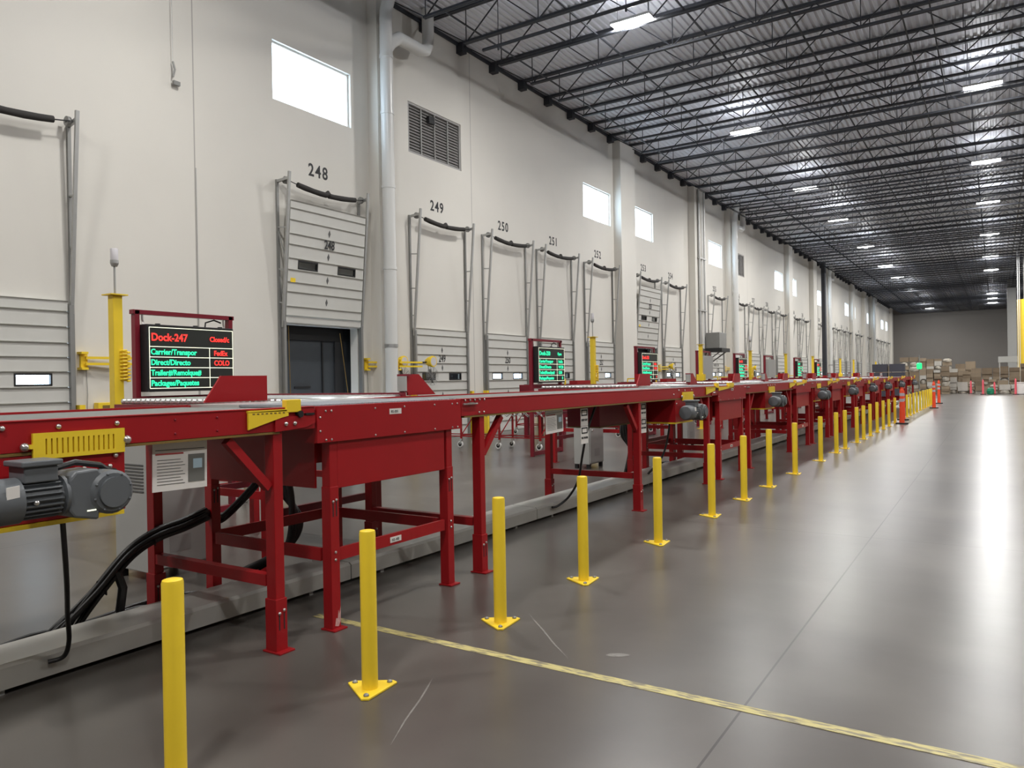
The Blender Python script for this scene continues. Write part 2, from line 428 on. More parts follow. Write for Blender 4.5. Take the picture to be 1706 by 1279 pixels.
# ------------------------------------------------------------------ high bay lamps
def make_lamp():
    o = thing('high_bay_lamp', (0, 0, 0), 'x', 'lamp', 'high bay lamps')
    MB().box(-.56, .56, -.26, .26, .02, .09).build('housing', M['lamp_body'], o, bev=.008)
    MB().box(-.54, .54, -.24, .24, 0.0, .019).build('diffuser', M['lamp'], o)
    for sx in (-.45, .45): MB().cyl((sx, 0, .09), (sx, 0, .944), .005, 5).build('suspension_wire', M['joist'], o)
    return o
lamp0 = make_lamp()
LD = bpy.data.lights.new('lamp_light', 'AREA'); LD.shape = 'RECTANGLE'; LD.size = 1.05; LD.size_y = .46; LD.energy = LAMP_W; LD.color = (1.0, 0.975, 0.93)
LU = bpy.data.lights.new('lamp_side_glow', 'POINT'); LU.energy = LAMP_W * .32; LU.shadow_soft_size = .12; LU.color = (0.97, 0.98, 1.0)
LT = bpy.data.lights.new('lamp_uplight', 'AREA'); LT.shape = 'RECTANGLE'; LT.size = 1.0; LT.size_y = .45; LT.energy = LAMP_W * .05; LT.color = (0.95, 0.97, 1.0)
first = True
ORD = ['first', 'second', 'third', 'fourth', 'fifth', 'sixth', 'seventh', 'eighth', 'ninth', 'tenth', 'eleventh', 'twelfth', 'thirteenth', 'fourteenth',
       'fifteenth', 'sixteenth', 'seventeenth', 'eighteenth', 'nineteenth', 'twentieth', 'twenty-first', 'twenty-second', 'twenty-third', 'twenty-fourth',
       'twenty-fifth', 'twenty-sixth', 'twenty-seventh', 'twenty-eighth', 'twenty-ninth', 'thirtieth', 'thirty-first', 'thirty-second']
kl = {lamp0.name: [c for c in bpy.data.objects if c.parent == lamp0]}
for rx, rn, ys in ((-7.95, 'left', LAMP_Y), (-.25, 'right', LAMP_YB), (7.5, 'outer', LAMP_Y)):
    seen = 0
    for y in ys:
        vis = (y > 15 and rn == 'left') or (y > 25 and rn == 'right')
        if not vis and (y > 100 or y < -4): 
            if rn == 'outer': continue
        if vis:
            lab = 'lit white high bay lamp, %s from the camera in the %s row' % (ORD[seen], rn); seen += 1
        else: lab = 'lit high bay lamp %s over the aisle, %s row' % ('behind the camera' if y < 0 else 'overhead' if y < 26 else 'farther down the hall', rn)
        if first: o = lamp0; o.location = (rx, y, 11.02); o['label'] = lab; first = False
        else: o = dup(lamp0, loc=(rx, y, 11.02), label=lab, kids=kl)
        l = bpy.data.objects.new('lamp_light', LD); COL.objects.link(l); l.parent = o; l.location = (0, 0, -.012)
        l = bpy.data.objects.new('lamp_side_glow', LU); COL.objects.link(l); l.parent = o; l.location = (0, 0, -.16)
        l = bpy.data.objects.new('lamp_uplight', LT); COL.objects.link(l); l.parent = o; l.location = (0, 0, .12); l.rotation_euler = (math.pi, 0, 0)

# ------------------------------------------------------------------ dock doors
SEC = [3.17, 2.98, 2.71, 2.43, 2.18, 1.93, 1.66, 1.40, 1.14, 0.88, 0.61, 0.34, 0.0]
GR = {}
def pulley_mesh():
    b = MB(); b.cyl((0, -.03, 0), (0, .03, 0), .085, 14); b.cyl((0, -.05, 0), (0, .05, 0), .03, 8); return b
def door_panel_mesh(secs, wrow, shear=None):
    b = MB()
    for i in range(len(secs) - 1):
        zt, zb = secs[i], secs[i + 1] + .014
        if i == wrow:
            m0, m1 = zb + .022, zt - .022
            b.box(.03, .075, -1.2, 1.2, zb, m0); b.box(.03, .075, -1.2, 1.2, m1, zt)
            for a, c in ((-1.2, -.92), (-.32, .32), (.92, 1.2)): b.box(.03, .075, a, c, m0, m1)
        else: b.box(.03, .075, -1.2, 1.2, zb, zt)
        b.prism([(.075, zt - .02), (.105, zt), (.075, zt)], 'y', -1.2, 1.2)
        if i != wrow: b.box(.028, .05, -1.19, 1.19, secs[i + 1] - .01, zb + .02)
        else: b.box(.028, .05, -1.19, 1.19, secs[i + 1] - .01, zb + .01)
    if shear: b.v = [shear(p) for p in b.v]
    return b
def make_door(num, cy):
    op = num in OPEN
    n = str(num)
    near = cy < 45
    if op: lab = 'raised dock door %s, panel up its tilted tracks above a dark opening' % n
    elif num == 247: lab = 'closed dock door at the left edge with one bright window'
    elif num in DARKWIN: lab = 'closed sectional dock door %s with two dark windows' % n
    else: lab = 'closed sectional dock door %s with two bright windows' % n
    t = thing('dock_door', (WX, cy, 0), lab, 'dock door', 'dock doors along the left wall')
    for s in (-1, 1):
        MB().box(.0, .05, s * 1.30 - .03, s * 1.30 + .03, 0, 6.3).build('wall_post', M['track'], t)
        MB().box(.03, .14, s * 1.235 - .03, s * 1.235 + .035, 0, 3.1).build('vertical_track', M['track'], t)
        MB().bar((.09, s * 1.26, 2.95), (.40, s * 1.26, 6.44), .05, .06, up=(0, 1, 0)).build('tilted_track', M['galv'], t)
        for z in (3.5, 4.25, 5.2) if s < 0 else (3.3, 4.1, 5.0):
            x = .09 + (z - 2.95) * .0888
            MB().bar((.02, s * 1.30, z + .02), (x, s * 1.26, z), .03).build('rung', M['galv'], t)
        if op and s < 0:
            for z in (3.5, 4.25, 5.2): MB().bar((.02, s * 1.30, z), (.05 + (z - 3.6) * .0888, s * 1.26, z - .65), .02).build('diagonal_brace', M['galv'], t)
        MB().bar((.02, s * 1.30, 6.26), (.40, s * 1.26, 6.3), .05, .06).build('top_bracket', M['galv'], t)
        o = pulley_mesh().build('pulley', M['track'], t, smooth=True); o.location = (.2, s * 1.2, 6.28)
        MB().box(.05, .2, s * 1.36 - .05, s * 1.36 + .05, 0, 1.35).build('track_guard', M['yellow'], t)
    def sag(y): return 6.27 - .12 * (1 - (y / 1.2) ** 2) + (.045 if abs(y) < .06 else 0)
    MB().tube([(.28, y, sag(y)) for y in [-1.2 + .15 * k for k in range(17)]], .012, 6).build('counterbalance_cable', M['black'], t)
    ys = [-.92, -.7, -.45, -.2, -.06, 0, .06, .2, .45, .7, .92]
    MB().tube([(.28, y, sag(y)) for y in ys], [.06, .066, .062, .066, .066, .08, .066, .062, .066, .062, .06], 10).build('foam_cover', M['foam'], t, smooth=True)
    if op:
        secs = [5.82, 5.64, 5.38, 5.07, 4.83, 4.52, 4.26, 3.98, 3.76, 3.43, 3.22, 3.05]
        wrow, nz, wz = 5, 4.86, None
        sh = lambda p: (p[0] + .04 + (p[2] - 2.95) * .0888 * .97, p[1], p[2])
    else: secs, wrow, nz, sh = SEC, 5, 2.23, None
    p = door_panel_mesh(secs, wrow, sh).build('door_panel', M['panel'], t)
    z0, z1 = secs[wrow + 1] + .036, secs[wrow] - .022
    for s in (-1, 1):
        y0, y1 = s * .62 - .30, s * .62 + .30
        f = MB(); e = .028
        for a in ((y0, y1, z0, z0 + e), (y0, y1, z1 - e, z1), (y0, y0 + e, z0 + e, z1 - e), (y1 - e, y1, z0 + e, z1 - e)): f.box(.025, .085, *a)
        if sh: f.v = [sh(q) for q in f.v]
        wf = f.build('door_window', M['black'], p)
        g = MB().box(.045, .055, y0 + e, y1 - e, z0 + e, z1 - e)
        if sh: g.v = [sh(q) for q in g.v]
        g.build('pane', M['glass'], wf)
    if near or num < 262:
        body = 'FedEx OK' if num in (254, 255) else n
        if num in (248, 249, 250, 252, 253, 256, 257, 258, 254, 255) :
            me = text_mesh(n, .30, M['ink'], .72, .006, 'CENTER'); o = link('lettering', me, p)
            zz = nz; xx = .078
            if sh: xx = sh((.085, 0, zz + .2))[0]
            if num in (254, 255):
                o.location = (xx, .25, zz - .28)
                o2 = link('lettering', text_mesh('FedEx OK', .26, M['ink'], .9, 0, 'CENTER'), p); o2.location = (xx, -.15, zz + .03)
            else: o.location = (xx, 0, zz)
            if sh: o.rotation_euler = (0, math.atan(.086), 0)
        elif num == 251:
            o = link('lettering', text_mesh('C', .30, M['ink'], .8, .004, 'CENTER'), p); o.location = (.078, .42, 2.45)
    if near and num != 247:
        for i in ((2, 4, 6, 8) if op else (2, 4, 7, 9)):
            zc = (secs[i] + secs[i + 1]) / 2
            if i == wrow: continue
            d = MB().prism([(-.035, zc), (0, zc - .085), (.035, zc), (0, zc + .085)], 'x', .076, .084)
            if sh: d.v = [sh(q) for q in d.v]
            d.build('diamond_mark', M['inkgrey'], p)
        if op: 
            d = MB().box(.076, .083, -1.12, -.98, 3.98, 4.08); d.v = [sh(q) for q in d.v]; d.build('yellow_sticker', M['yellow'], p)
    if num == 247:
        pass
    return t
for i, cy in enumerate(DOORS): make_door(247 + i, cy)
# stencilled numbers above the doors
for i, cy in enumerate(DOORS):
    if i == 0 or cy > 100: continue
    n = str(247 + i)
    me = text_mesh(n, .42, M['ink'], .86, .008, 'CENTER', 1.22)
    # stencil bridge: widen the spacing of the digits
    o = link('stencilled_number', me); o.location = (WX + .003, cy - .03, 6.62)
    tag(o, 'black stencilled number %s on the wall above its dock door' % n, 'number', 'door numbers on the wall')
# trailers backed up to some doors
def trailer(num, cy):
    t = thing('docked_trailer', (WX - .45, cy, 0), 'dark grey trailer behind the %s' % ('opening of dock door %d' % num if num in OPEN else 'dark windows of dock door %d' % num), 'trailer', 'trailers outside')
    MB().box(-.1, -.05, -1.5, 1.5, 0, 3.6).build('rear_panel', M['trailer'], t)
    if num in OPEN:
        for y in (-.85, .45): MB().box(-.05, -.02, y - .02, y + .02, .1, 2.7).build('door_bar', M['black'], t)
        MB().box(-.05, 0, -1.18, -.98, 0, 3.04).build('dock_seal', M['black'], t); MB().box(-.05, .0, .85, 1.18, 0, 3.04).build('dock_seal', M['dark'], t)
        MB().box(-.05, .02, -1.18, 1.18, 2.72, 3.04).build('header_seal', M['black'], t)
        MB().box(-.05, -.03, -.45, .05, 1.55, 1.6).build('latch_plate', M['black'], t)
        MB().bar((.42, .62, 2.9), (.42, .9, 1.2), .012).bar((.42, -1.0, 3.0), (.42, -.97, 1.2), .012).build('pull_rope', M['ochre'], t)
    for s, side in ((-1, 0), (1, 1)): MB().box(-.05, .2, s * 1.5 - .02, s * 1.5 + .02, 0, 3.6).build('side_seal', M['dark'], t)
    MB().box(-.05, .2, -1.5, 1.5, 3.56, 3.6).build('top_seal', M['dark'], t)
for num in sorted(DARKWIN): trailer(num, DOORS[num - 247])

# drain pipes
for k in range(4):
    y0 = 14.72 + 30.85 * k
    t = thing('roof_drain_pipe', (WX + .56, y0, 0), ['big white roof drain pipe right of window and door 248', 'white roof drain pipe beside the second louvre', 'white roof drain pipe just past the dark column',
              'farthest white roof drain pipe by the end of the dock wall'][k], 'pipe', 'roof drain pipes')
    MB().tube([(0, 0, 0), (0, 0, 11.0), (.02, 0, 11.25), (.1, .05, 11.6), (.12, .08, 11.95)], .165, 20).build('main_pipe', M['pipe'], t, smooth=True)
    MB().tube([(0, .0, 10.25), (0, .2, 10.5), (0, .5, 10.72), (0, .95, 10.72), (0, 1.4, 10.72), (0, 1.62, 10.8), (0, 1.72, 11.0), (0, 1.74, 11.3), (0, 1.74, 11.95)], .165, 20).build('branch_pipe', M['pipe'], t, smooth=True)
    for z in (2.6, 4.6, 6.7, 8.6, 10.05):
        MB().cyl((0, 0, z - .04), (0, 0, z + .04), .178, 20).box(-.22, 0, .13, .2, z - .02, z + .02).build('clamp', M['pipe'] if z > 3 else M['galv'], t, smooth=True)
# conduits and electrical cabinet at third pilaster
t = thing('conduit_run', (WX + .4, 39.4, 0), 'grey conduits running up the wide pilaster past door 254', 'conduit')
for y, r in ((0, .07), (.45, .03), (.6, .03), (.85, .05)): MB().cyl((.03, y, 3.2), (.03, y, 11.7), r, 10).build('conduit', M['galv' if r > .04 else 'pipe'], t, smooth=True)
for z in (5.2, 8.0): MB().box(-.04, .1, -.12, .95, z, z + .06).build('strap', M['galv'], t)
t = thing('transformer_cabinet', (WX + .52, 40.1, 2.9), 'dark grey electrical box mounted on wall right of door 254', 'electrical box')
MB().box(0, .75, -.1, 1.15, .3, 1.15).build('housing', M['track'], t, bev=.02); MB().box(0, .9, -.2, 1.25, .1, .3).build('bracket', M['black'], t)
for y in (0, 1.0): MB().bar((0, y, -.4), (.75, y, .12), .06).build('strut', M['track'], t)
# dark column
t = thing('steel_column', (-13.1, 73.2, 0), 'black steel column standing against the dock wall far down', 'column')
MB().box(-.16, .16, -.3, .3, 0, 11.9).build('shaft', M['joist'], t); MB().box(-.2, .2, -.34, .34, 0, .03).build('base_plate', M['joist'], t)
# hanging cord
t = thing('hanging_cord', (-13.62, 9.0, 7.62), 'thin cord with a small plug hanging down the wall at upper left', 'cord')
MB().cyl((0, 0, .15), (0, 0, 4.24), .006, 6).build('cord', M['galv'], t)
MB().tube([(0, 0, .45), (.02, .03, .3), (0, 0, .15)], .02, 6).box(-.03, .03, 0, .14, .0, .08).build('plug', M['track'], t)
# thin wall conduit at crack
o = MB().cyl((WX + .01, 9.52, 0), (WX + .01, 9.52, 6.1), .006, 6).build('wall_cable', M['galv']); tag(o, 'thin grey cable down the wall seam left of door 248', 'cable')

# ------------------------------------------------------------------ dock lights and fans on the wall
def make_dock_light():
    t = thing('dock_light', (0, 0, 0), 'x', 'dock light', 'yellow dock lights')
    MB().box(0, .05, -.06, .06, -.16, .16).box(.0, .16, -.1, .02, .12, .16).box(.0, .16, -.1, .02, -.16, -.12).build('wall_bracket', M['yellow'], t)
    for z in (.055, -.055): MB().bar((.1, 0, z), (.2, .82, z), .045, .045).build('arm', M['yellow'], t)
    MB().tube([(.2, .82, .06), (.22, .95, .06), (.25, 1.05, .1)], .02, 8).build('elbow', M['black'], t)
    MB().tube([(.12, 1.1, .08), (.22, 1.1, .08), (.34, 1.1, .08), (.38, 1.1, .08)], [.07, .13, .16, .15], 16).build('lamp_head', M['yellow'], t, smooth=True)
    MB().cyl((.36, 1.1, .08), (.385, 1.1, .08), .12, 16).build('lens', M['beacon'], t)
    f = MB()
    for k in range(7): f.tube([(.33, 1.1 + math.cos(a) * (.05 + .035 * k), -.32 + math.sin(a) * (.05 + .035 * k)) for a in [i * math.pi / 9 for i in range(19)]], .004, 4)
    for i in range(10):
        a = i * math.pi / 5; f.bar((.33, 1.1, -.32), (.33, 1.1 + math.cos(a) * .26, -.32 + math.sin(a) * .26), .008)
    f.build('fan_cage', M['track'], t)
    b = MB()
    for i in range(4):
        a = i * math.pi / 2 + .3; c, s = math.cos(a), math.sin(a)
        b.bar((.27, 1.1 + c * .05, -.32 + s * .05), (.29, 1.1 + c * .2, -.32 + s * .2), .09, .008)
    b.cyl((.18, 1.1, -.32), (.3, 1.1, -.32), .05, 12); b.build('fan_blades', M['foam'], t)
    MB().bar((.2, 1.08, .0), (.22, 1.1, -.3), .02).build('fan_stem', M['track'], t)
    MB().tube([(.02, .05, -.16), (.03, .06, -.6), (.03, .04, -1.0)], .006, 5).build('power_cord', M['track'], t)
    return t
dl = make_dock_light(); kd = {dl.name: [c for c in bpy.data.objects if c.parent == dl]}
for i, (y, lab) in enumerate([(7.18, 'yellow dock light arm with round fan, right of the leftmost door'), (14.34, 'yellow dock light arm with dangling fan, right of dark opening 248'),
                              (15.3, 'yellow dock light and fan by the left track of door 249'), (34.4, 'yellow dock light with dangling fan between doors 253 and 254'), (44.8, 'yellow dock light right of door 255'),
                              (49.6, 'small yellow dock light right of door 256')]):
    if i == 0: dl.location = (WX, y, 2.13); dl['label'] = lab
    else: dup(dl, loc=(WX + (.34 if y == 15.3 else 0), y if y != 15.3 else 15.15, 2.13), label=lab, kids=kd)
# leveller control boxes by the first door
t = thing('control_box', (WX + .02, 7.35, 1.0), 'yellow framed control box low on the wall right of the leftmost door', 'control box')
MB().box(0, .15, 0, .35, 0, .38).build('housing', M['yellow'], t, bev=.01); MB().box(.15, .16, .08, .3, .05, .33).build('face', M['ochre'], t)
for z in (.12, .22): MB().cyl((.16, .19, z), (.18, .19, z), .02, 8).build('button', M['red'], t)

# ------------------------------------------------------------------ trunk conveyor
X0 = -3.72; CW = 1.38
def leg_set(t, y, near, brace=0, W=CW, top=1.36):
    for x in (-.06, -W + .05):
        l = MB().box(x - .035, x + .05, y - .035, y + .035, .05, top).build('leg', M['red'], t, bev=.004 if near else 0)
        s = MB().box(x - .043, x + .058, y - .043, y + .043, .0, .33); s.box(x - .06, x + .10, y - .055, y + .065, 0, .012)
        fs = s.build('foot_sleeve', M['red'], l, bev=.003 if near else 0)
        if near:
            for dy in (-.018, .018): bolt(l, x + .058, y + dy, .25 + dy * .4, .011)
            k = MB()
            for dy in (-.018, .018): k.box(x + .058, x + .0595, y + dy - .004, y + dy + .004, .14, .24)
            k.build('slot', M['dark'], l)
    MB().box(-W + .1, -.11, y - .03, y + .03, .40, .47).build('cross_rail', M['red'], t)
    if brace:
        MB().bar((-.05, y + brace * .05, 1.02), (-.05, y + brace * .34, 1.33), .05, .05).build('brace', M['red'], t)

def gear_motor(t, y, near):
    """grey gear motor on the front of the drive box, y = gearbox position"""
    zc = 1.165
    g = MB(); g.tube([(.05, y, zc), (.14, y, zc), (.15, y, zc), (.25, y, zc), (.265, y, zc)], [.075, .08, .102, .102, .088], 24)
    gb = g.build('gearbox', M['motor'], t, smooth=True)
    MB().prism([(y - .19, 1.10), (y - .17, 1.07), (y - .06, 1.045), (y - .04, 1.25), (y - .06, 1.28), (y - .16, 1.275), (y - .19, 1.24)], 'x', .08, .25).build('adapter', M['motor'], gb, bev=.01)
    MB().cyl((.265, y, zc), (.28, y, zc), .07, 24).build('cover_cap', M['motor'], gb, smooth=True)
    for k in range(8):
        a = k * math.pi / 4 + .3
        if near: bolt(gb, .262, y + math.cos(a) * .087, zc + math.sin(a) * .087, .007, mt='motor')
    m = MB(); m.cyl((.17, y - .20, 1.17), (.17, y - .39, 1.17), .072, 24)
    for k in range(22):
        a = k * math.pi * 2 / 22; c, s = math.cos(a), math.sin(a)
        m.bar((.17 + c * .08, y - .215, 1.17 + s * .08), (.17 + c * .08, y - .375, 1.17 + s * .08), .005, .02, up=(c, 0, s))
    mt = m.build('motor_body', M['motor'], t)
    MB().tube([(.17, y - .37, 1.17), (.17, y - .375, 1.17), (.17, y - .54, 1.17), (.17, y - .565, 1.17), (.17, y - .568, 1.17)], [.085, .1, .1, .085, .05], 24).build('fan_cover', M['motor'], mt, smooth=True)
    MB().box(.10, .24, y - .37, y - .23, 1.245, 1.315).box(.085, .255, y - .385, y - .215, 1.315, 1.34).build('terminal_box', M['motor'], mt, bev=.006)
    MB().tube([(.17, y - .205, 1.17), (.17, y - .20, 1.17), (.17, y - .185, 1.17), (.17, y - .18, 1.17)], [.075, .092, .092, .08], 20).build('flange', M['motor'], mt, smooth=True)
    if near:
        MB().prism([(y - .45, 1.19), (y - .40, 1.195), (y - .40, 1.245), (y - .45, 1.24)], 'x', .262, .268).build('name_sticker', M['paper'], mt)
        bolt(mt, .255, y - .33, 1.16, .012)
        MB().box(.250, .253, y - .115, y - .075, 1.09, 1.096).build('yellow_mark', M['led_w'], gb)
    MB().tube([(.17, y - .22, 1.29), (.16, y - .12, 1.31), (.15, y - .0, 1.285), (.12, y + .06, 1.25), (.06, y + .12, 1.24)], .014, 8).build('motor_cable', M['black'], t, smooth=True)

def slotted_guard(t, y, near):
    a, b = y - .30, y + .13; g = MB()
    g.box(.004, .02, a, b, 1.325, 1.345); g.box(.004, .02, a, b, 1.418, 1.445)
    n = 14; s0, s1 = a + .045, b - .045; g.box(.004, .02, a, s0, 1.345, 1.418); g.box(.004, .02, s1, b, 1.345, 1.418)
    pw = (s1 - s0) / (2.4 * n)
    for k in range(n + 1):
        c = s0 + (s1 - s0) * k / n; g.box(.004, .02, max(s0, c - pw * 1.5 / 2 * 1.1), min(s1, c + pw * 1.5 / 2 * 1.1), 1.345, 1.418)
    g.box(.004, .02, a - .03, a, 1.375, 1.395)
    s = g.build('slotted_guard', M['yellow'], t)
    MB().box(.001, .004, a + .03, b - .03, 1.34, 1.42).build('backing', M['ochre'], s)
    if near:
        bolt(s, .012, a - .035, 1.385, .02); bolt(s, .012, b + .014, 1.385, .022)

def belt_section(y0, y1, gear, legs, br, label, near=False):
    L = y1 - y0; t = thing('belt_conveyor', (X0, y0, 0), label, 'conveyor', 'belt sections of the trunk conveyor')
    f = MB().box(-.035, 0, .01, L - .012, 1.362, 1.50); f.box(-.06, .004, .01, L - .012, 1.50, 1.508)
    fo = f.build('side_frame', M['red'], t, bev=.002 if near else 0)
    MB().box(-CW, -CW + .035, .01, L - .012, 1.362, 1.508).build('side_frame', M['red'], t)
    b = MB().box(-CW + .04, -.062, .06, L - .06, 1.48, 1.494).box(-CW + .04, -.062, .06, L - .06, 1.395, 1.405)
    for ye in (.06, L - .06):
        b.cyl((-CW + .04, ye, 1.4445), (-.062, ye, 1.4445), .0495, 14)
    b.build('belt', M['belt'], t, smooth=True)
    MB().box(-CW + .03, -.04, .1, L - .1, 1.41, 1.475).build('slider_bed', M['red_dark'], t)
    MB().box(-.05, .002, .05, L - .3, 1.347, 1.36).build('edge_strip', M['ochre'], t)
    g = gear - y0
    # drive housing
    a = max(.02, g - (1.05 if y0 < 0 else .55)); c = g + .14
    if y0 < 0: a = max(.02, g - 1.9)
    d = MB().box(-CW + .06, -.002, a, c, 1.035, 1.345)
    dh = d.build('drive_housing', M['red'], t, bev=.003 if near else 0)
    MB().box(-CW + .06, .003, a, c - .01, 1.012, 1.033).build('bottom_strip', M['yellow'], dh)
    # dark take-up housing further back under the belt
    if g > 3.5:
        MB().box(-.85, -.40, g - 2.1, a - .02, 1.06, 1.34).build('take_up_housing', M['red_dark'], t)
        MB().box(-.85, -.39, g - 2.1, a - .02, 1.045, 1.06).build('edge_strip', M['ochre'], t)
    slotted_guard(t, g, near); gear_motor(t, g - .07, near)
    if near:
        for yy, z in [(g - .42, 1.475), (g - .18, 1.47), (g + .1, 1.47), (g - .62, 1.42), (g - .52, 1.29), (g + .13, 1.36), (g + .09, 1.31), (g + .11, 1.2)]: bolt(t, .002, yy, z, .013)
        MB().box(0, .03, g - .12, g + .07, 1.25, 1.275).build('torque_arm', M['red'], t)
        for yy in (g - .08, g + .0, g + .045): bolt(t, .03, yy, 1.262, .012)
        for yy in (g + .42, g + .68):
            for z in (1.47, 1.395): bolt(t, .001, yy, z, .006, mt='red_dark')
    else:
        for k in range(4): bolt(t, .002, g - .35 + k * .18, 1.47, .014)
    for i, ly in enumerate(legs):
        leg_set(t, ly - y0, near, brace=(1 if i == 0 and y0 > 0 else -1))
    # yellow corner guard at the far end
    p0, p1 = br[0] - y0, br[1] - y0
    q = MB().prism([(p0, 1.385), (p0, 1.488), (p1 - .1, 1.492), (p1 - .1, 1.455), (p1 - .16, 1.445)], 'x', .006, .018)
    q.box(-.02, .018, p0, p1 - .1, 1.485, 1.497)
    cg = q.build('corner_guard', M['yellow'], t)
    MB().box(-.025, .02, p1 - .115, p1, 1.475, 1.555).build('corner_box', M['yellow'], cg, bev=.004)
    if near:
        h = MB()
        for k in range(8): h.box(.018, .0192, p0 + .03 + k * .032, p0 + .046 + k * .032, 1.472, 1.480)
        h.build('slots', M['ochre'], cg)
    # take-up end: rounded lug, belt tensioner at near end of each section
    if y0 > 0:
        MB().box(.002, .02, .1, .17, 1.458, 1.472).cyl((.015, .02, 1.46), (.015, .22, 1.46), .008, 6).build('tensioner', M['bolt'], t)
        if near:
            for k in range(5): bolt(t, .004, .06 + .07 * k, 1.492, .009)
            for k in range(2): bolt(t, .004, .26 + .07 * k, 1.385, .009)
    MB().prism([(L - .34, 1.36), (L - .34, 1.45), (L - .02, 1.45), (L - .02, 1.40), (L - .10, 1.375)], 'x', .001, .014).build('end_lug', M['red'], t)
    if near: bolt(t, .014, L - .26, 1.405, .014); bolt(t, .014, L - .19, 1.405, .014); MB().cyl((.0, L - .15, 1.462), (.03, L - .15, 1.462), .022, 10).box(.0, .02, L - .1, L - .03, 1.452, 1.465).build('tensioner', M['black'], t)
    return t

def transfer_table(y0, label, near=False):
    L = 1.57; t = thing('transfer_table', (X0, y0, 0), label, 'conveyor table', 'red transfer tables of the trunk conveyor')
    bv = .003 if near else 0
    MB().box(-.02, .004, .005, L, 1.262, 1.505).build('front_apron', M['red'], t, bev=bv)
    MB().box(-CW, -CW + .02, .005, L, 1.262, 1.505).build('rear_apron', M['red'], t)
    for y in (.005, L - .02): MB().box(-CW + .02, -.02, y, y + .018, 1.262, 1.47).build('end_apron', M['red'], t)
    MB().box(-.035, -.02, .2, L - .2, .945, 1.262).build('skirt_panel', M['red'], t, bev=bv)
    for y in (.1, L - .12): MB().box(-CW + .12, -.13, y, y + .015, .95, 1.262).build('side_skirt', M['red'], t)
    MB().box(-CW + .02, -CW + .03, .2, L - .2, .95, 1.262).build('skirt_panel', M['red'], t)
    # surface: narrow module belts at the front, steel plate at the rear
    s = MB()
    n = 44
    for k in range(n):
        a = .03 + (L - .06) * k / n; s.box(-.80, -.03, a, a + (L - .06) / n * .72, 1.49, 1.512)
    s.box(-.80, -.03, .03, L - .03, 1.48, 1.495); s.build('module_belt', M['module'], t)
    MB().box(-CW + .02, -.80, .02, L - .02, 1.49, 1.512).build('transfer_plate', M['steel'], t)
    for y in (.13, L - .17):
        for x in (-.095, -CW + .02):
            l = MB().box(x, x + .075, y, y + .07, .3, 1.262).build('leg', M['red'], t, bev=bv)
            sl = MB().box(x - .004, x + .079, y - .004, y + .074, 0.0, .96 if x > -.5 else .9); sl.box(x - .015, x + .115, y - .02, y + .10, 0, .012)
            so = sl.build('leg_sleeve', M['red'], l, bev=bv)
            if near:
                for dy in (.02, .05):
                    bolt(so, x + .079, y + dy, .87 + (dy - .05) * .3, .010); k2 = MB().box(x + .079, x + .0805, y + dy - .004, y + dy + .004, .76, .86); k2.build('slot', M['dark'], so)
                for z in (.47, .52): bolt(so, x + .079, y + .035, z, .01)
            if near and x > -.5 and y < .5:
                MB().prism([(y + .02, .03), (y + .05, .02), (y + .07, .05), (y + .072, .15), (y + .06, .10), (y + .052, .13), (y + .045, .075), (y + .03, .08)], 'x', x + .079, x + .080).build('paint_wear', M['wear'], so)
    for x in (-.03, -CW + .05): MB().box(x - .02, x, .2, L - .2, .455, .54).build('lower_rail', M['red'], t)
    for y in (.15, L - .16): MB().box(-CW + .12, -.13, y - .012, y + .012, .455, .54).build('lower_rail', M['red'], t)
    s1 = MB().box(.004, .006, .70, .83, 1.42, 1.46).build('label_sticker', M['paper'], t)
    if near: o = link('lettering', text_mesh('RS-001', .028, M['inkgrey'], 1.0), s1); o.location = (.006, .715, 1.43)
    s2 = MB().box(-.03, -.026, .72, .84, .475, .515).build('label_sticker', M['paper'], t)
    if near:
        o = link('lettering', text_mesh('N2-102', .026, M['inkgrey'], 1.0), s2); o.location = (-.026, .735, .485)
        for y in (.08, .13, L * .35, L * .55, L * .78, L - .12, L - .05):
            for z in (1.47, 1.28): bolt(t, .004, y, z, .008)
        for z in (1.43, 1.34): bolt(t, .004, .03, z, .008)
    return t

TAB = [3.43, 11.84, 17.4, 21.75, 26.0, 30.3, 34.8, 40.0]
GEAR = [2.01, 10.5, 15.3, 20.0, 24.5, 28.8, 33.1, 38.2]
tw = ['nearest the camera, behind the second bollard', 'second from the camera', 'third from the camera', 'fourth from the camera', 'fifth from the camera', 'sixth from the camera', 'seventh from the camera', 'farthest, at the end of the line']
bs = ['red belt conveyor section at the left edge with large grey motor', 'long red belt conveyor section between the two nearest tables', 'red belt conveyor section between second and third tables',
      'red belt conveyor section between third and fourth tables', 'red belt conveyor section between fourth and fifth tables', 'red belt conveyor section between fifth and sixth tables',
      'red belt conveyor section between sixth and seventh tables', 'red belt conveyor section before the farthest table']
prev = -2.0
for i, T in enumerate(TAB):
    if i == 0: legs = [0.55, 3.125]; br = (2.89, 3.29)
    elif i == 1: legs = [5.32, 8.74, 11.42]; br = (11.25, 12.62)
    else: legs = [prev + .3, T - .45]; br = (T - .62, T + 1.0)
    if i > 0:
        sec = belt_section(prev, T, GEAR[i], legs, (T - .6, T + .0) if i == 1 else (T - .65, T - .02), bs[i], near=(i == 1))
    else: belt_section(prev, T, GEAR[i], legs, br, bs[i], near=True)
    tt = transfer_table(T, 'red transfer table with skirt panel, ' + tw[i], near=(i < 2)); prev = T + 1.57
    if i > 0:      # the yellow guard runs on across the table front
        e = br[1] - T
        q = MB().prism([(.01, 1.492), (.01, 1.43), (e, 1.475), (e, 1.492)], 'x', .008, .02)
        q.box(-.02, .03, e - .25, e, 1.485, 1.55); q.build('guard_plate', M['yellow'], tt)
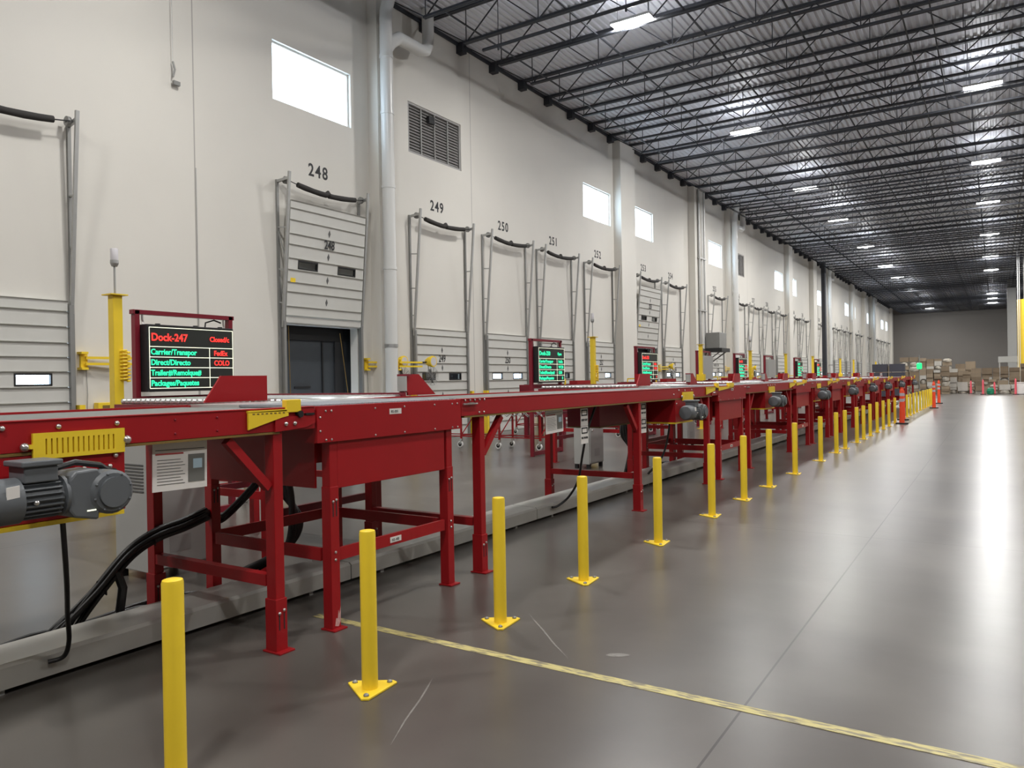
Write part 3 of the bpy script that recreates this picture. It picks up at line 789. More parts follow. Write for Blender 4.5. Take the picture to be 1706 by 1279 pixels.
t = belt_section(prev, 46.5, 44.5, [42.2, 45.8], (45.9, 46.45), 'red belt conveyor section past the farthest table, end of the line')

# cable trough on the floor beneath
t = thing('cable_trough', (-4.5, -1.5, 0), 'long grey metal cable trough on the floor under the conveyors', 'trough')
for k in range(16):
    a = k * 3.0 + .006; b2 = a + 2.988
    MB().prism([(0, .035), (0, .15), (-.02, .17), (-.34, .18), (-.36, .16), (-.36, .035)], 'y', a, b2).build('trough_section', M['tray'], t)
    for y in (a + .4, b2 - .4): MB().box(-.30, -.03, y - .02, y + .02, 0, .035).build('foot', M['galv'], t)

# bollards
BY = [1.84, 2.98, 4.25, 5.48, 7.1, 8.79, 10.15, 11.5, 13.2, 15.4, 17.1, 18.2, 19.9, 21.0, 22.2, 23.6, 25.0, 26.4, 28.1, 30.9, 32.2, 33.5, 34.9, 36.4, 38.1, 39.6, 41.0, 42.4, 43.8, 45.1, 46.4]
b0 = thing('yellow_bollard', (0, 0, 0), 'x', 'bollard', 'yellow bollards along the conveyor')
MB().tube([(0, 0, .008), (0, 0, .845), (0, 0, .857), (0, 0, .86)], [.0435, .0435, .040, .03], 24).build('post', M['yellow'], b0, smooth=True)
MB().prism([(-.11, .10), (-.135, .075), (-.02, -.145), (.02, -.145), (.135, .075), (.11, .10)], 'z', 0, .012).build('base_plate', M['yellow'], b0, bev=.003)
for x, y in ((-.095, .07), (.095, .07), (0, -.11)): bolt(b0, x, y, .012, .015, 'z', 'track')
b0.rotation_euler = (0, 0, math.radians(33))
kb = {b0.name: [c for c in bpy.data.objects if c.parent == b0]}
for i, y in enumerate(BY):
    lab = ['yellow bollard nearest the camera, foot cut off by the bottom edge', 'yellow bollard standing before the nearest red table, second from the camera'][i] if i < 2 else 'yellow bollard, %s from the camera in the long row' % ORD[i]
    if i == 0: b0.location = (-2.855, y, 0); b0['label'] = lab
    else: dup(b0, loc=(-2.855, y, 0), label=lab, kids=kb)

# yellow line on the floor
o = MB().box(-4.1, 3.4, 3.715, 3.785, .0005, .0025).build('floor_line', M['tape']); tag(o, 'worn yellow line painted across the floor', 'floor line')

# delineator cones
def cone(x, y, h, label, m='orange', bands=True):
    t = thing('delineator_cone', (x, y, 0), label, 'traffic cone', 'delineator cones')
    MB().tube([(0, 0, .04), (0, 0, .1), (0, 0, h - .12), (0, 0, h - .06), (0, 0, h - .02)], [.085, .075, .062, .055, .035], 16).build('body', M[m], t, smooth=True)
    MB().tube([(0, 0, h - .02), (0, 0, h + .03)], [.03, .04], 10).build('handle', M[m], t)
    o = MB(); pts = [(.2 * math.cos(a + .4), .2 * math.sin(a + .4)) for a in [k * math.pi / 4 for k in range(8)]]
    o.prism(pts, 'z', 0, .045).build('base', M['black'], t)
    if bands:
        for z in (h * .62, h * .78):
            r0 = .075 + (z - .1) / (h - .22) * (-.013) + .002
            MB().tube([(0, 0, z), (0, 0, z + .1)], [r0, r0 - .003], 16, cap=False).build('reflective_band', M['reflect'], t, smooth=True)
cone(-2.62, 27.8, 1.18, 'orange delineator cone among the bollards, nearest of the cones')
cone(-2.80, 30.1, 1.1, 'orange delineator cone just behind the nearest one')
cone(-2.47, 40.6, 1.25, 'orange delineator cone at the far end of the bollards')
cone(-2.62, 47.0, 1.25, 'orange delineator cone past the last bollard')
cone(-1.66, 69.2, 1.0, 'pinkish cone left of the others before the far carton pile', 'pink', False)
cone(-.82, 66.4, 1.1, 'pinkish cone standing in the aisle before the carton pile', 'pink', False)
cone(1.20, 66.0, 1.15, 'pinkish cone in front of the white box at far right', 'pink', False)
cone(-.1, 67.3, .9, 'pinkish cone half hidden in the carton pile', 'pink', False)

# ------------------------------------------------------------------ displays over the spurs
DX = -8.44
DISP = [5.0, 13.87, 19.5, 24.6, 28.9, 33.4, 39.1, 43.9]
def text_child(p, s, size, m, y, z, sx=1.0, bold=0.0):
    o = link('lettering', text_mesh(s, size, M[m], sx, bold), p); o.location = (.172, y, z); return o
ROW = ['Carrier/Transpor', 'Direct/Directo', 'Trailer#/Remolque#', 'Packages/Paquetes']
def display(i, y0):
    content = {0: ('Dock-247', 'Closed/c', 'r', ['FedEx', 'COLO', '', '8'], 'r'), 1: ('Dock-250', 'Open', 'g', ['FedEx', 'WCSB', '5330', '8'], 'g'),
               2: ('Dock-253', '', 'r', ['FedEx', 'COLO', '', '8'], 'r')}.get(i, ('Dock-%d' % (251 + i), '', 'g' if i in (6,) else 'r', ['FedEx', 'COLO', '', '0'], 'g' if i == 6 else 'r'))
    off = i in (3, 5)
    desc = ['large red framed display reading Dock-247 at left', 'red framed display with all green text, in front of door 251', 'red framed display with red title row under door 253',
            'red frame with switched off panel beside a yellow post, right of door 254', 'red framed display with red and green rows below the pipe', 'red frame with a blank grey panel far down the line',
            'red framed display with green rows far down the line', 'farthest red framed display before the dark column'][i]
    t = thing('dock_display', (DX, y0, 0), desc, 'display', 'dock displays')
    for y in (0, 1.27): MB().box(-.03, .05, y, y + .06, 0.0, 2.545).build('post', M['red_dark'], t, bev=.003 if i < 2 else 0)
    MB().box(-.03, .05, -.02, 1.35, 2.50, 2.55).build('top_rail', M['red_dark'], t)
    MB().box(-.03, .05, .06, 1.27, 1.48, 1.54).build('lower_rail', M['red_dark'], t)
    MB().box(-.03, .05, .06, 1.27, 0.02, .10).build('floor_rail', M['red_dark'], t)
    for y in (.10, 1.2):
        MB().tube([(.03, y, 2.5), (.03, y, 2.44), (.03, y + .01, 2.41), (.04, y, 2.37)], .012, 6).build('turnbuckle', M['bolt'], t)
    MB().tube([(.0, .95, 2.36), (-.01, .97, 2.45), (-.02, 1.1, 2.49), (-.02, 1.2, 2.46)], .01, 6).build('power_cable', M['black'], t)
    c = MB().box(0, .165, .07, 1.25, 1.59, 2.38).build('screen_housing', M['black' if not off else 'cab'], t, bev=.008 if i < 2 else 0)
    if i < 2:
        for y in (.25, .75, 1.1): MB().cyl((.1, y, 2.38), (.1, y, 2.395), .03, 8).build('knob', M['black'], c)
    ya, yb, za, zb = .10, 1.235, 1.63, 2.345
    if not off:
        MB().box(.1655, .167, ya, yb, za, zb).build('screen', M['screen'], t)
        g = MB(); lw = .008; zr = [zb, zb - .225, zb - .3475, zb - .47, zb - .5925, za]
        for z in zr: g.box(.1672, .169, ya, yb, z - lw / 2, z + lw / 2)
        ym = ya + .70 * (yb - ya)
        for y in (ya, yb): g.box(.1672, .169, y - lw / 2, y + lw / 2, za, zb)
        g.box(.1672, .169, ym - lw / 2, ym + lw / 2, za, zr[1])
        g.build('grid_lines', M['led_w'], t)
        ti, st, tc, vals, vc = content
        text_child(t, ti, .125, 'led_' + tc, ya + .02, zr[1] + .07, .93, .003)
        if st: text_child(t, st, .088, 'led_' + tc, ya + .72 * (yb - ya) - (.0 if i else .02), zr[1] + .08, .9, .002)
        for k in range(4):
            zz = zr[k + 2] + .030
            text_child(t, ROW[k], .092, 'led_g', ya + .012, zz, .92 * min(1, .80 / (len(ROW[k]) * .0475)), .0025)
            if vals[k]: text_child(t, vals[k], .088, 'led_' + vc, ym + .06 + (.16 if k == 3 else 0), zz, .9, .0025)
    for y, w_ in ((.35, .3), (.8, .28)):
        MB().box(.03, .04, y - .25, y + w_ - .25, 1.33, 1.47).build('notice_plate', M['paper' if i != 1 or y < .5 else 'cab'], t)
    return t
for i, y0 in enumerate(DISP): display(i, y0)

# yellow utility posts with beacons
def ypost(x, y, label, beacon):
    t = thing('yellow_post', (x, y, 0), label, 'post', 'tall yellow posts between the spurs')
    MB().box(-.055, .055, -.055, .055, 0, 2.69).build('column', M['yellow'], t, bev=.006)
    MB().box(-.1, .1, -.1, .1, 2.69, 2.705).build('cap_plate', M['yellow'], t)
    MB().box(-.12, .12, -.12, .12, 0, .015).build('base_plate', M['yellow'], t)
    if beacon:
        MB().cyl((0, 0, 2.7), (0, 0, 3.06), .012, 8).build('beacon_pole', M['galv'], t)
        MB().cyl((0, 0, 3.06), (0, 0, 3.10), .03, 12, r2=.045).cyl((0, 0, 3.10), (0, 0, 3.14), .045, 14).build('beacon_base', M['galv'], t, smooth=True)
        MB().tube([(0, 0, 3.14), (0, 0, 3.28), (0, 0, 3.29)], [.042, .042, .036], 16).build('beacon_lens', M['beacon'], t, smooth=True)
        c = MB()
        for k in range(9): c.tube([(.06 + .04 * math.cos(a), .07 + .05 * math.sin(a), 1.6 + k * .045 + a * .005) for a in [j * math.pi / 4 for j in range(9)]], .014, 6)
        c.build('coiled_hose', M['yellow'], t)
    else: MB().box(-.12, .12, -.09, .09, 1.55, 1.75).build('junction_box', M['yellow'], t)
YP = [(4.80, 'tall yellow post with white beacon beside the Dock-247 display', 1), (16.9, 'tall yellow post with beacon in front of door 252', 1), (23.6, 'tall yellow post beside the electrical box on the wall', 0),
      (31.2, 'tall yellow post between the red and blank displays', 1), (37.4, 'tall yellow post left of the green display', 0), (43.7, 'tall orange-yellow post left of the farthest display', 0),
      (52.4, 'tall yellow post just past the dark wall column', 0), (57.8, 'pale yellow post second past the dark wall column', 0), (69.5, 'last tall yellow post before the dark tote pile', 0)]
for y, l, b in YP:
    if y == 4.80: ypost(-10.2, 5.8, l, b); o = [q for q in bpy.data.objects if q.get('label') == l][0]; o.scale = (1.208, 1.208, 1.083)
    else: ypost(DX if y != 23.6 else -7.95, y, l, b)

# ------------------------------------------------------------------ spurs
ROLL = None
def spur(yc, label, first=False):
    t = thing('spur_conveyor', (-5.14, yc, 0), label, 'conveyor', 'roller spurs joining the trunk conveyor')
    Ls = 2.6
    for s in (-1, 1): MB().box(-Ls, 0, s * .78 - .02, s * .78 + .02, 1.40, 1.472 if s < 0 else 1.545).build('side_frame', M['red_dark'], t)
    r = MB().cyl((0, -.755, 0), (0, .755, 0), .028, 12).mesh('roller', M['steel'])
    for p in r.polygons: p.use_smooth = True
    k = -.06
    while k > -Ls + .03:
        link('roller', r, t, loc=(k, 0, 1.5)); k -= .085
    for x in (-.35, -2.3):
        for s in (-1, 1):
            l = MB().box(x - .04, x + .04, s * .7 - .04, s * .7 + .04, .01, 1.42).box(x - .07, x + .07, s * .7 - .07, s * .7 + .07, 0, .01).build('leg', M['red'], t)
        MB().box(x - .02, x + .02, -.66, .66, .45, .52).box(x - .02, x + .02, -.66, .66, .95, 1.0).build('cross_rail', M['red_dark'], t)
    for s in (-1, 1): MB().box(-2.26, -.39, s * .7 - .015, s * .7 + .015, .62, .69).build('long_rail', M['red'], t)
    # guards
    g = MB().prism([(-1.42, 1.515), (-1.26, 1.73), (-.80, 1.73), (-.80, 1.515)], 'x', -.22, -.20); g.box(-.50, -.20, -.815, -.80, 1.55, 1.73)
    g.build('side_guard', M['red'], t)
    MB().box(-.46, -.40, -.86, -.80, 1.55, 1.665).build('guard_return', M['red'], t)
    g = MB().prism([(.88, 1.515), (.88, 1.735), (1.06, 1.735), (1.34, 1.515)], 'x', -.06, -.04); g.box(-.12, -.04, .865, .88, 1.545, 1.735)
    g.build('side_guard', M['red'], t)
    MB().cyl((-.05, .80, 1.56), (-.05, .80, 1.715), .05, 18).build('idler_roller', M['cab'], t, smooth=True)
    MB().cyl((-.05, .80, 1.53), (-.05, .80, 1.56), .03, 12).box(-.1, .0, .78, .9, 1.715, 1.735).build('idler_bracket', M['red_dark'], t)
    return t
SL = ['roller spur conveyor beneath the Dock-247 display', 'roller spur conveyor beneath the green display', 'roller spur conveyor below door 253', 'roller spur conveyor by the electrical box',
      'roller spur conveyor fifth from the camera', 'roller spur conveyor sixth from the camera', 'roller spur conveyor seventh from the camera', 'farthest roller spur conveyor']
sp0 = spur(DISP[0] + .17, SL[0]); ks = {}
for c in bpy.data.objects:
    if c.parent: ks.setdefault(c.parent.name, []).append(c)
for i in range(1, 8): dup(sp0, loc=(-5.14, DISP[i] + (-.05 if i == 1 else .1), 0), label=SL[i], kids=ks)

# scissor conveyors on casters behind the displays
def make_scissor():
    t = thing('gravity_conveyor', (0, 0, 0), 'x', 'conveyor', 'portable scissor conveyors on casters')
    n = 6; Ls = 3.6; st = Ls / n
    for s in (-1, 1):
        m = MB()
        for k in range(n * 3):
            a = -k * st / 3; m.bar((a, s * .33, .78), (a - st / 3, s * .33, .92), .008, .03, up=(0, 1, 0)); m.bar((a, s * .34, .92), (a - st / 3, s * .34, .78), .008, .03, up=(0, 1, 0))
        m.build('scissor_links', M['galv'], t)
    m = MB()
    for k in range(36): m.cyl((-k * .1, -.31, .95), (-k * .1, .31, .95), .02, 8)
    m.build('skate_rollers', M['galv'], t)
    for k in range(4):
        x = -.1 - k * 1.15
        for s in (-1, 1):
            l = MB().bar((x, s * .3, .22), (x, s * .3, .85), .04).build('leg', M['red'], t)
            MB().box(x - .03, x + .03, s * .3 - .03, s * .3 + .03, .17, .22).bar((x, s * .3 - .025, .17), (x - .03, s * .3 - .025, .075), .006, .03).bar((x, s * .3 + .025, .17), (x - .03, s * .3 + .025, .075), .006, .03).build('caster_fork', M['bolt'], l)
            w_ = MB().cyl((x - .03, s * .3 - .018, .08), (x - .03, s * .3 + .018, .08), .08, 18).build('caster_wheel', M['white'], l, smooth=True)
            MB().cyl((x - .03, s * .3 - .021, .075), (x - .03, s * .3 + .021, .075), .05, 14).build('caster_hub', M['black'], l)
        MB().bar((x, -.3, .3), (x, .3, .3), .03).bar((x, -.3, .3), (x, .3, .8), .02).build('cross_brace', M['red'], t)
    for s in (-1, 1): MB().bar((-.1, s * .3, .28), (-3.55, s * .3, .28), .025).build('tie_bar', M['red'], t)
    return t
sc = make_scissor(); ks = {}
for c in bpy.data.objects:
    if c.parent: ks.setdefault(c.parent.name, []).append(c)
for i, (x, y, lab) in enumerate([(-8.9, 15.5, 'portable scissor conveyor on white casters behind the green display'), (-8.8, 6.6, 'portable scissor conveyor on casters past the Dock-247 display'),
                                 (-8.9, 19.9, 'portable scissor conveyor on casters below door 253'), (-8.9, 26.5, 'portable scissor conveyor seen under the belt past the second table'),
                                 (-8.9, 22.3, 'portable scissor conveyor between the third and fourth displays')]):
    if i == 0: sc.location = (x, y, 0); sc['label'] = lab
    else: dup(sc, loc=(x, y, 0), label=lab, kids=ks)

# telescopic loaders at docks
def make_loader():
    t = thing('telescopic_loader', (0, 0, 0), 'x', 'conveyor', 'red telescopic loaders by the dock doors')
    MB().box(-1.9, 0, -.45, .45, 1.30, 1.52).build('boom', M['red_dark'], t, bev=.01)
    MB().box(-1.85, -.3, -.42, .42, .6, 1.27).build('base_frame', M['red_dark'], t)
    for x in (-1.7, -.5):
        for s in (-1, 1): MB().box(x - .06, x + .06, s * .4 - .05, s * .4 + .05, 0, .6).build('leg', M['red_dark'], t)
    MB().bar((-1.5, -.43, 1.64), (-.4, -.43, 1.66), .03, .04).bar((-.4, -.43, 1.50), (-.4, -.43, 1.66), .04).bar((-1.5, -.43, 1.50), (-1.5, -.43, 1.64), .03).build('hand_rail', M['yellow'], t)
    MB().box(-.25, .0, -.46, .46, 1.52, 1.62).build('nose', M['red'], t)
    MB().box(-1.8, -.3, -.35, .35, 1.521, 1.535).build('belt', M['belt'], t)
    return t
ld = make_loader(); kl2 = {ld.name: [c for c in bpy.data.objects if c.parent == ld]}
for i, (y, lab) in enumerate([(18.9, 'dark red loader with yellow handrail right of the green display'), (25.6, 'dark red loader in front of door 252'), (32.6, 'dark red loader in front of raised door 253'),
                              (36.4, 'dark red loader in front of door 254'), (43.3, 'dark red loader in front of door 255'), (48.0, 'dark red loader in front of door 256'), (55.2, 'dark red loader in front of door 258')]):
    if i == 0: ld.location = (-9.7, y, 0); ld['label'] = lab
    else: dup(ld, loc=(-9.7, y, 0), label=lab, kids=kl2)

# ------------------------------------------------------------------ cabinets, cables, notices
def cabinet(x0, x1, y0, y1, label):
    t = thing('control_cabinet', ((x0 + x1) / 2, (y0 + y1) / 2, 0), label, 'cabinet', 'grey control cabinets')
    a, b = (x1 - x0) / 2, (y1 - y0) / 2
    MB().box(-a, a, -b, b, .08, 1.2).build('housing', M['cab'], t, bev=.008)
    MB().box(a, a + .015, -b + .02, b - .02, .1, 1.18).build('door', M['cab'], t, bev=.004)
    MB().box(-a - .02, a + .03, -b - .02, b + .02, 1.2, 1.215).build('rain_hood', M['cab'], t)
    v = MB()
    for k in range(9): v.box(-a + .06, a - .06, -b - .006, -b, .98 - k * .028, .992 - k * .028)
    v.build('vent_slots', M['inkgrey'], t)
    for sx in (-a + .04, a - .04):
        for sy in (-b + .04, b - .04): MB().box(sx - .03, sx + .03, sy - .03, sy + .03, 0, .08).build('foot', M['black'], t)
    MB().box(a + .015, a + .017, -.1, .1, .22, .36).build('vent_grille', M['louver'], t)
    MB().cyl((a + .015, -b + .08, .7), (a + .045, -b + .08, .7), .02, 10).build('lock', M['bolt'], t)
cabinet(-6.50, -6.0, 3.66, 4.22, 'grey control cabinet standing behind the nearest conveyor legs')
cabinet(-6.62, -6.3, 12.40, 12.98, 'pale grey control cabinet seen under the second belt section')
cabinet(-6.5, -6.15, 17.2, 17.7, 'grey control cabinet under the belt before the third table')

def cable(pts, r, label, name='cable'):
    # smooth the polyline
    P = [Vector(p) for p in pts]; out = []
    for i in range(len(P) - 1):
        p0, p1, p2, p3 = P[max(i-1, 0)], P[i], P[i+1], P[min(i+2, len(P)-1)]
        for k in range(8):
            u = k / 8; out.append(.5 * ((2*p1) + (-p0+p2)*u + (2*p0-5*p1+4*p2-p3)*u*u + (-p0+3*p1-3*p2+p3)*u**3))
    out.append(P[-1]); return MB().tube(out, r, 10)
o = cable([(-3.8, 1.88, 1.03), (-3.9, 1.94, 0.81), (-4.05, 2.02, 0.62), (-4.25, 2.12, 0.42), (-4.38, 2.19, 0.24), (-4.44, 2.19, 0.14), (-4.47, 2.12, 0.125)], .013, '').build('motor_cable', M['black'], smooth=True)
tag(o, 'single black cable hanging from the big grey motor to the trough', 'cable')
o = cable([(-3.9, 7.85, 1.34), (-3.95, 7.72, 1.04), (-4.05, 7.79, 0.76), (-4.2, 7.96, 0.45), (-4.35, 8.0, 0.24), (-4.44, 7.9, 0.14), (-4.47, 7.8, 0.13)], .014, '').build('motor_cable', M['black'], smooth=True)
tag(o, 'black cable looping down behind the fourth bollard to the trough', 'cable')
t = thing('cable_bundle', (-4.97, 2.5, 0), 'thick bundle of black cables rising from behind the floor trough under the nearest conveyor', 'cables')
B0 = [(-.06, -.02, .03), (-.03, .0, .12), (0, .18, .31), (.02, .38, .51), (.02, .58, .60), (.02, .78, .635), (0, .99, .68), (-.1, 1.15, .66), (-.18, 1.28, .60), (-.06, 1.37, .73), (.06, 1.45, .89), (.22, 1.40, 1.06)]
for k in range(12):
    dx, dy, dz = random.uniform(-.05, .05), random.uniform(-.035, .035), random.uniform(-.03, .05)
    e = 12 if k < 3 else 7
    cable([(x + dx, y + dy * (3 if q < 2 else 1), max(z + dz * (1 if q > 1 else .3), .025)) for q, (x, y, z) in enumerate(B0[:e])], .016, '').build('cable', M['black'], t, smooth=True)
for y, z in ((.2, .33), (.55, .59)): MB().tube([(-.05, y, z), (0, y - .03, z + .05), (.05, y, z), (0, y + .03, z - .05), (-.05, y, z)], .006, 6).build('cable_tie', M['black'], t)
MB().tube([(0, .3, .42), (.0, .34, .3), (-.02, .33, .15), (-.05, .36, .03)], .03, 8).build('cable', M['black'], t, smooth=True)
t = thing('dangling_hoses', (-5.25, 4.42, 0), 'thick black hoses hanging down behind the nearest table', 'hoses')
for k in range(4): cable([(-.05 * k, .05 * k, 1.0), (0 - .05 * k, .1, .75), (.0, .12 + .03 * k, .45), (-.08, .12, .2), (-.2, -.1 * k, .05)], .03, '').build('hose', M['black'], t, smooth=True)
t = thing('dangling_hoses', (-5.25, 11.75, 0), 'black hoses hanging behind the third conveyor leg', 'hoses')
for k in range(4): cable([(-.05 * k, .05 * k, .95), (0 - .05 * k, .1, .7), (.0, .08 + .03 * k, .4), (-.05, .02 * k, .05)], .028, '').build('hose', M['black'], t, smooth=True)
for i, (x, y, l) in enumerate([(-5.0, 2.6, 'heap of black cables on the floor beside the nearest cabinet'), (-4.95, 12.9, 'heap of black cables on the floor under the second table')]):
    t = thing('cable_heap', (x, y, 0), l, 'cables')
    for k in range(7):
        r_ = random.uniform(.15, .4); cx_, cy_ = random.uniform(-.15, .15), random.uniform(-.4, .5)
        MB().tube([(cx_ + r_ * .6 * math.cos(a), cy_ + r_ * 1.5 * math.sin(a), .02 + .012 * k + .01 * math.sin(3 * a)) for a in [j * math.pi / 10 for j in range(19)]], .018, 8).build('cable', M['black'], t, smooth=True)
# black cables under table two
o = cable([(-4.2, 11.0, 1.2), (-4.25, 11.05, .8), (-4.3, 10.9, .45), (-4.45, 10.7, .2)], .016, '').build('motor_cable', M['black'], smooth=True)
tag(o, 'black cable dropping from the second motor to the trough', 'cable')
# instruction sheets hanging from the frames
def sheet(y, x, w_, h, label, rot=.0, name='instruction_sheet'):
    t = thing(name, (x, y, 1.35), label, 'notice', 'instruction sheets hung under the belt'); t.rotation_euler = (rot, 0, 0)
    MB().box(0, .004, 0, w_, -h, 0).build('sheet', M['paper'], t)
    MB().box(.004, .006, w_ * .64, w_ * .95, -h * .86, -h * .28).build('picture', M['picture'], t)
    MB().box(.006, .007, w_ * .73, w_ * .90, -h * .58, -h * .38).build('picture_screen', M['lcd'], t)
    m = MB()
    for k in range(9):
        z = -h * (.36 + .062 * k); m.box(.004, .0055, w_ * .08, w_ * (.5 + .08 * ((k * 7) % 3) / 2), z - h * .011, z)
    m.box(.004, .0055, w_ * .05, w_ * .95, -h * .17, -h * .155); m.build('text_lines', M['inkgrey'], t)
    MB().box(.004, .0055, w_ * .05, w_ * .55, -h * .26, -h * .225).build('heading', M['inkred'], t)
sheet(2.34, -3.79, .33, .265, 'white instruction sheet with device picture hanging under the nearest belt', -.02)
sheet(6.50, -3.79, .36, .245, 'white instruction sheet hanging under the second belt section', .03)
def warning(y, x, n, label, legible=True):
    t = thing('warning_sign', (x, y, 1.35), label, 'sign', 'hanging keep out signs')
    w_, h = .17, .19
    for k in range(n):
        z = -.02 - k * (h + .004)
        s = MB().box(0, .004, 0, w_, z - h, z).build('sign_panel', M['paper'], t)
        f = MB(); a, b, c, d = .015, w_ - .015, z - .08, z - .012
        f.box(.004, .0055, a, b, c, c + .014); f.box(.004, .0055, a, b, d - .014, d); f.box(.004, .0055, a, a + .018, c, d); f.box(.004, .0055, b - .018, b, c, d)
        f.build('header', M['ink'], s)
        o = link('lettering', text_mesh(['KEEP OUT', 'NO PASAR'][k % 2], .032, M['ink'], .98, .0008, 'CENTER'), s); o.location = (.005, w_ / 2, z - .135)
warning(7.28, -3.80, 2, 'white keep out warning signs hanging behind the fourth bollard')
warning(9.02, -3.84, 2, 'narrow white warning signs right of the third conveyor leg')

# ------------------------------------------------------------------ far end: cartons, sacks, column
boxm = {}
def carton_mesh(w_, d, h, m, soft):
    k = (w_, d, h, m, soft)
    if k not in boxm:
        b = MB()
        if not soft: b.box(-w_/2, w_/2, -d/2, d/2, 0, h); b.box(-.03, .03, -d/2 - .003, -d/2, 0, h)
        else:
            n = 10; rings = []
            b.tube([(0, 0, 0), (0, 0, h * .1), (0, 0, h * .5), (0, 0, h * .85), (0, 0, h)], [w_ * .40, w_ * .47, w_ * .48, w_ * .40, w_ * .2], n)
            b.v = [(p[0] * (1 + .08 * math.sin(7 * p[2] + i)), p[1] * d / w_ * (1 + .07 * math.cos(i * 2.1)), p[2]) for i, p in enumerate(b.v)]
        boxm[k] = b.mesh('carton', M[m])
    return boxm[k]
LAB = {'cardA': 'brown carton in the big pile before the far wall', 'cardB': 'tan carton in the big pile before the far wall', 'cardC': 'grey bulging sack in the far pile', 'cardD': 'white wrapped parcel in the far pile'}
NM = {'cardA': 'cardboard_carton', 'cardB': 'cardboard_carton', 'cardC': 'parcel_sack', 'cardD': 'wrapped_parcel'}
cnt = 0
def pile(xa, xb, ya, hmax, p=(.4, .35, .15, .1), step=.62):
    global cnt
    x = xa
    while x < xb:
        w_ = random.choice([.45, .55, .7]); z = 0.0; H = hmax * random.uniform(.8, 1.0)
        while z < H - .1:
            m = random.choices(['cardA', 'cardB', 'cardC', 'cardD'], p)[0]; soft = m == 'cardC'
            h = random.choice([.2, .3, .4]); d = random.choice([.5, .7])
            me = carton_mesh(w_, d, h, m, soft and z > 0 or m == 'cardC')
            o = link(NM[m], me, loc=(x + w_ / 2, ya + random.uniform(-.06, .06), z + .001)); o.rotation_euler[2] = random.uniform(-.06, .06)
            tag(o, LAB[m], 'sack' if m == 'cardC' else 'carton' if m != 'cardD' else 'parcel', 'parcels piled before the far wall'); z += h; cnt += 1
        x += w_ + .05
pile(-8.4, -3.6, 69, 2.3, (.35, .2, .35, .1)); pile(-7.2, -3.4, 75.5, 3.0, (.35, .25, .3, .1)); pile(-3.4, -2.3, 73.5, 1.9, (.3, .3, .3, .1))
pile(-2.3, 2.6, 72, 2.2, (.6, .3, .05, .05)); pile(-3.1, -1.0, 70.2, 1.2, (.1, .2, .4, .3)); pile(-2.9, -1.9, 74.8, 2.5, (.3, .7, 0, 0))
pile(-.9, 1.2, 69.5, 1.3, (.45, .25, .2, .1)); pile(1.95, 3.2, 69.4, 2.4, (.6, .4, 0, 0)); pile(-.4, 1.0, 68.0, .7, (.1, .1, .5, .3))
for x, y, l in [(-7.0, 60, 'dark tote rack left of the far pile'), (-5.9, 60, 'dark tote rack at the foot of the far pile')]:
    t = thing('tote_stack', (x, y, 0), l, 'totes')
    for k in range(4): MB().box(-.48, .48, -.4, .4, 1.1 + k * .26 if 0 else .0 + k * .6, .56 + k * .6).build('tote', M['tote'], t)
t = thing('green_signal_lamp', (-4.52, 60, 0), 'bright green signal lamp on a pole by the far pile', 'lamp')
MB().cyl((0, 0, 0), (0, 0, 1.95), .02, 8).cyl((0, 0, 2.4), (0, 0, 2.95), .035, 8).build('pole', M['track'], t); MB().tube([(0, 0, 1.95), (0, 0, 2.0), (0, 0, 2.35), (0, 0, 2.4)], [.1, .17, .17, .1], 14).build('lens', M['green'], t, smooth=True)
t = thing('white_bin', (2.0, 66.6, 0), 'low white box behind the pinkish cone at far right', 'box')
MB().box(-.75, .9, -.3, .5, .02, .85).build('body', M['white'], t, bev=.03); MB().box(-.78, .93, -.33, .53, .85, .89).build('rim', M['white'], t)
o = carton_mesh(.5, .5, .5, 'greenbag', True); g = link('green_bag', o, loc=(-.35, 66.9, .001)); tag(g, 'small green bag on the floor between the pinkish cones', 'bag')
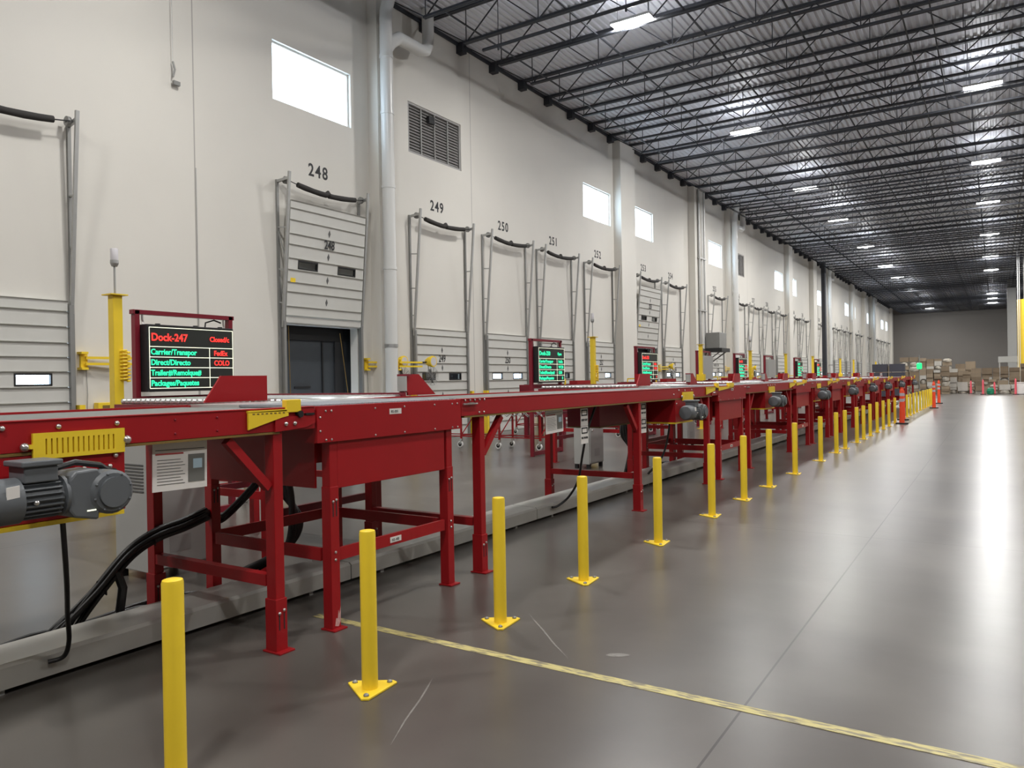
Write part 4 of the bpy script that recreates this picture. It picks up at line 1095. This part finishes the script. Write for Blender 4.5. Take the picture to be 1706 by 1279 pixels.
t = thing('yellow_column', (2.2, 75, 0), 'yellow painted column at the right edge of the picture', 'column')
MB().box(-.66, .6, -.4, .4, 0, 7.6).build('yellow_guard', M['yellow'], t, bev=.02); MB().box(-.2, .3, -.3, .3, 7.6, 11.9).build('shaft', M['track'], t)
for x in (-.62, -.5): MB().cyl((x, -.5, 0), (x, -.5, 11.5), .03, 8).build('conduit', M['pipe'], t)
t = thing('grey_column', (1.56, 100, 0), 'pale grey column left of the yellow one', 'column')
MB().box(-.42, .42, -.4, .4, 0, 11.9).build('shaft', M['cab'], t)
t = thing('equipment_platform', (1.0, 84, 0), 'pale grey platform above the far cartons left of the yellow column', 'platform')
MB().box(-.8, .8, -.6, .6, 2.55, 3.1).build('deck', M['cab'], t)
for x in (-.7, .7):
    for y in (-.5, .5): MB().box(x - .05, x + .05, y - .05, y + .05, 0, 2.55).build('leg', M['galv'], t)

# scuffs worn into the concrete
M['scuff'] = mat('scuffed_concrete', (0.19, 0.18, 0.165), 0.4, noise=0.5, nscale=30)
def scuff(pts, w_, label):
    b = MB(); P = [Vector((x, y, .0012)) for x, y in pts]; L_ = []
    for i, p in enumerate(P):
        d = (P[min(i + 1, len(P) - 1)] - P[max(i - 1, 0)]).normalized(); n_ = Vector((-d.y, d.x, 0)) * (w_ / 2 * (1 if 0 < i < len(P) - 1 else .2))
        L_ += [p - n_, p + n_]
    b.add(L_, [(2 * i, 2 * i + 2, 2 * i + 3, 2 * i + 1) for i in range(len(P) - 1)])
    tag(b.build('floor_scuff', M['scuff']), label, 'scuff mark', 'scuffs on the concrete')
scuff([(-2.80, 4.53), (-2.68, 4.41), (-2.53, 4.27), (-2.35, 4.09), (-2.15, 3.91)], .012, 'long thin pale scratch on the floor right of the third bollard')
scuff([(-2.66, 3.27), (-2.60, 3.15), (-2.54, 3.02), (-2.45, 2.8), (-2.34, 2.57)], .010, 'curved pale scratch on the floor right of the second bollard')
scuff([(-1.98, 4.07), (-1.95, 4.09), (-1.90, 4.12), (-1.86, 4.14)], .06, 'small pale worn patch on the floor above the yellow line')
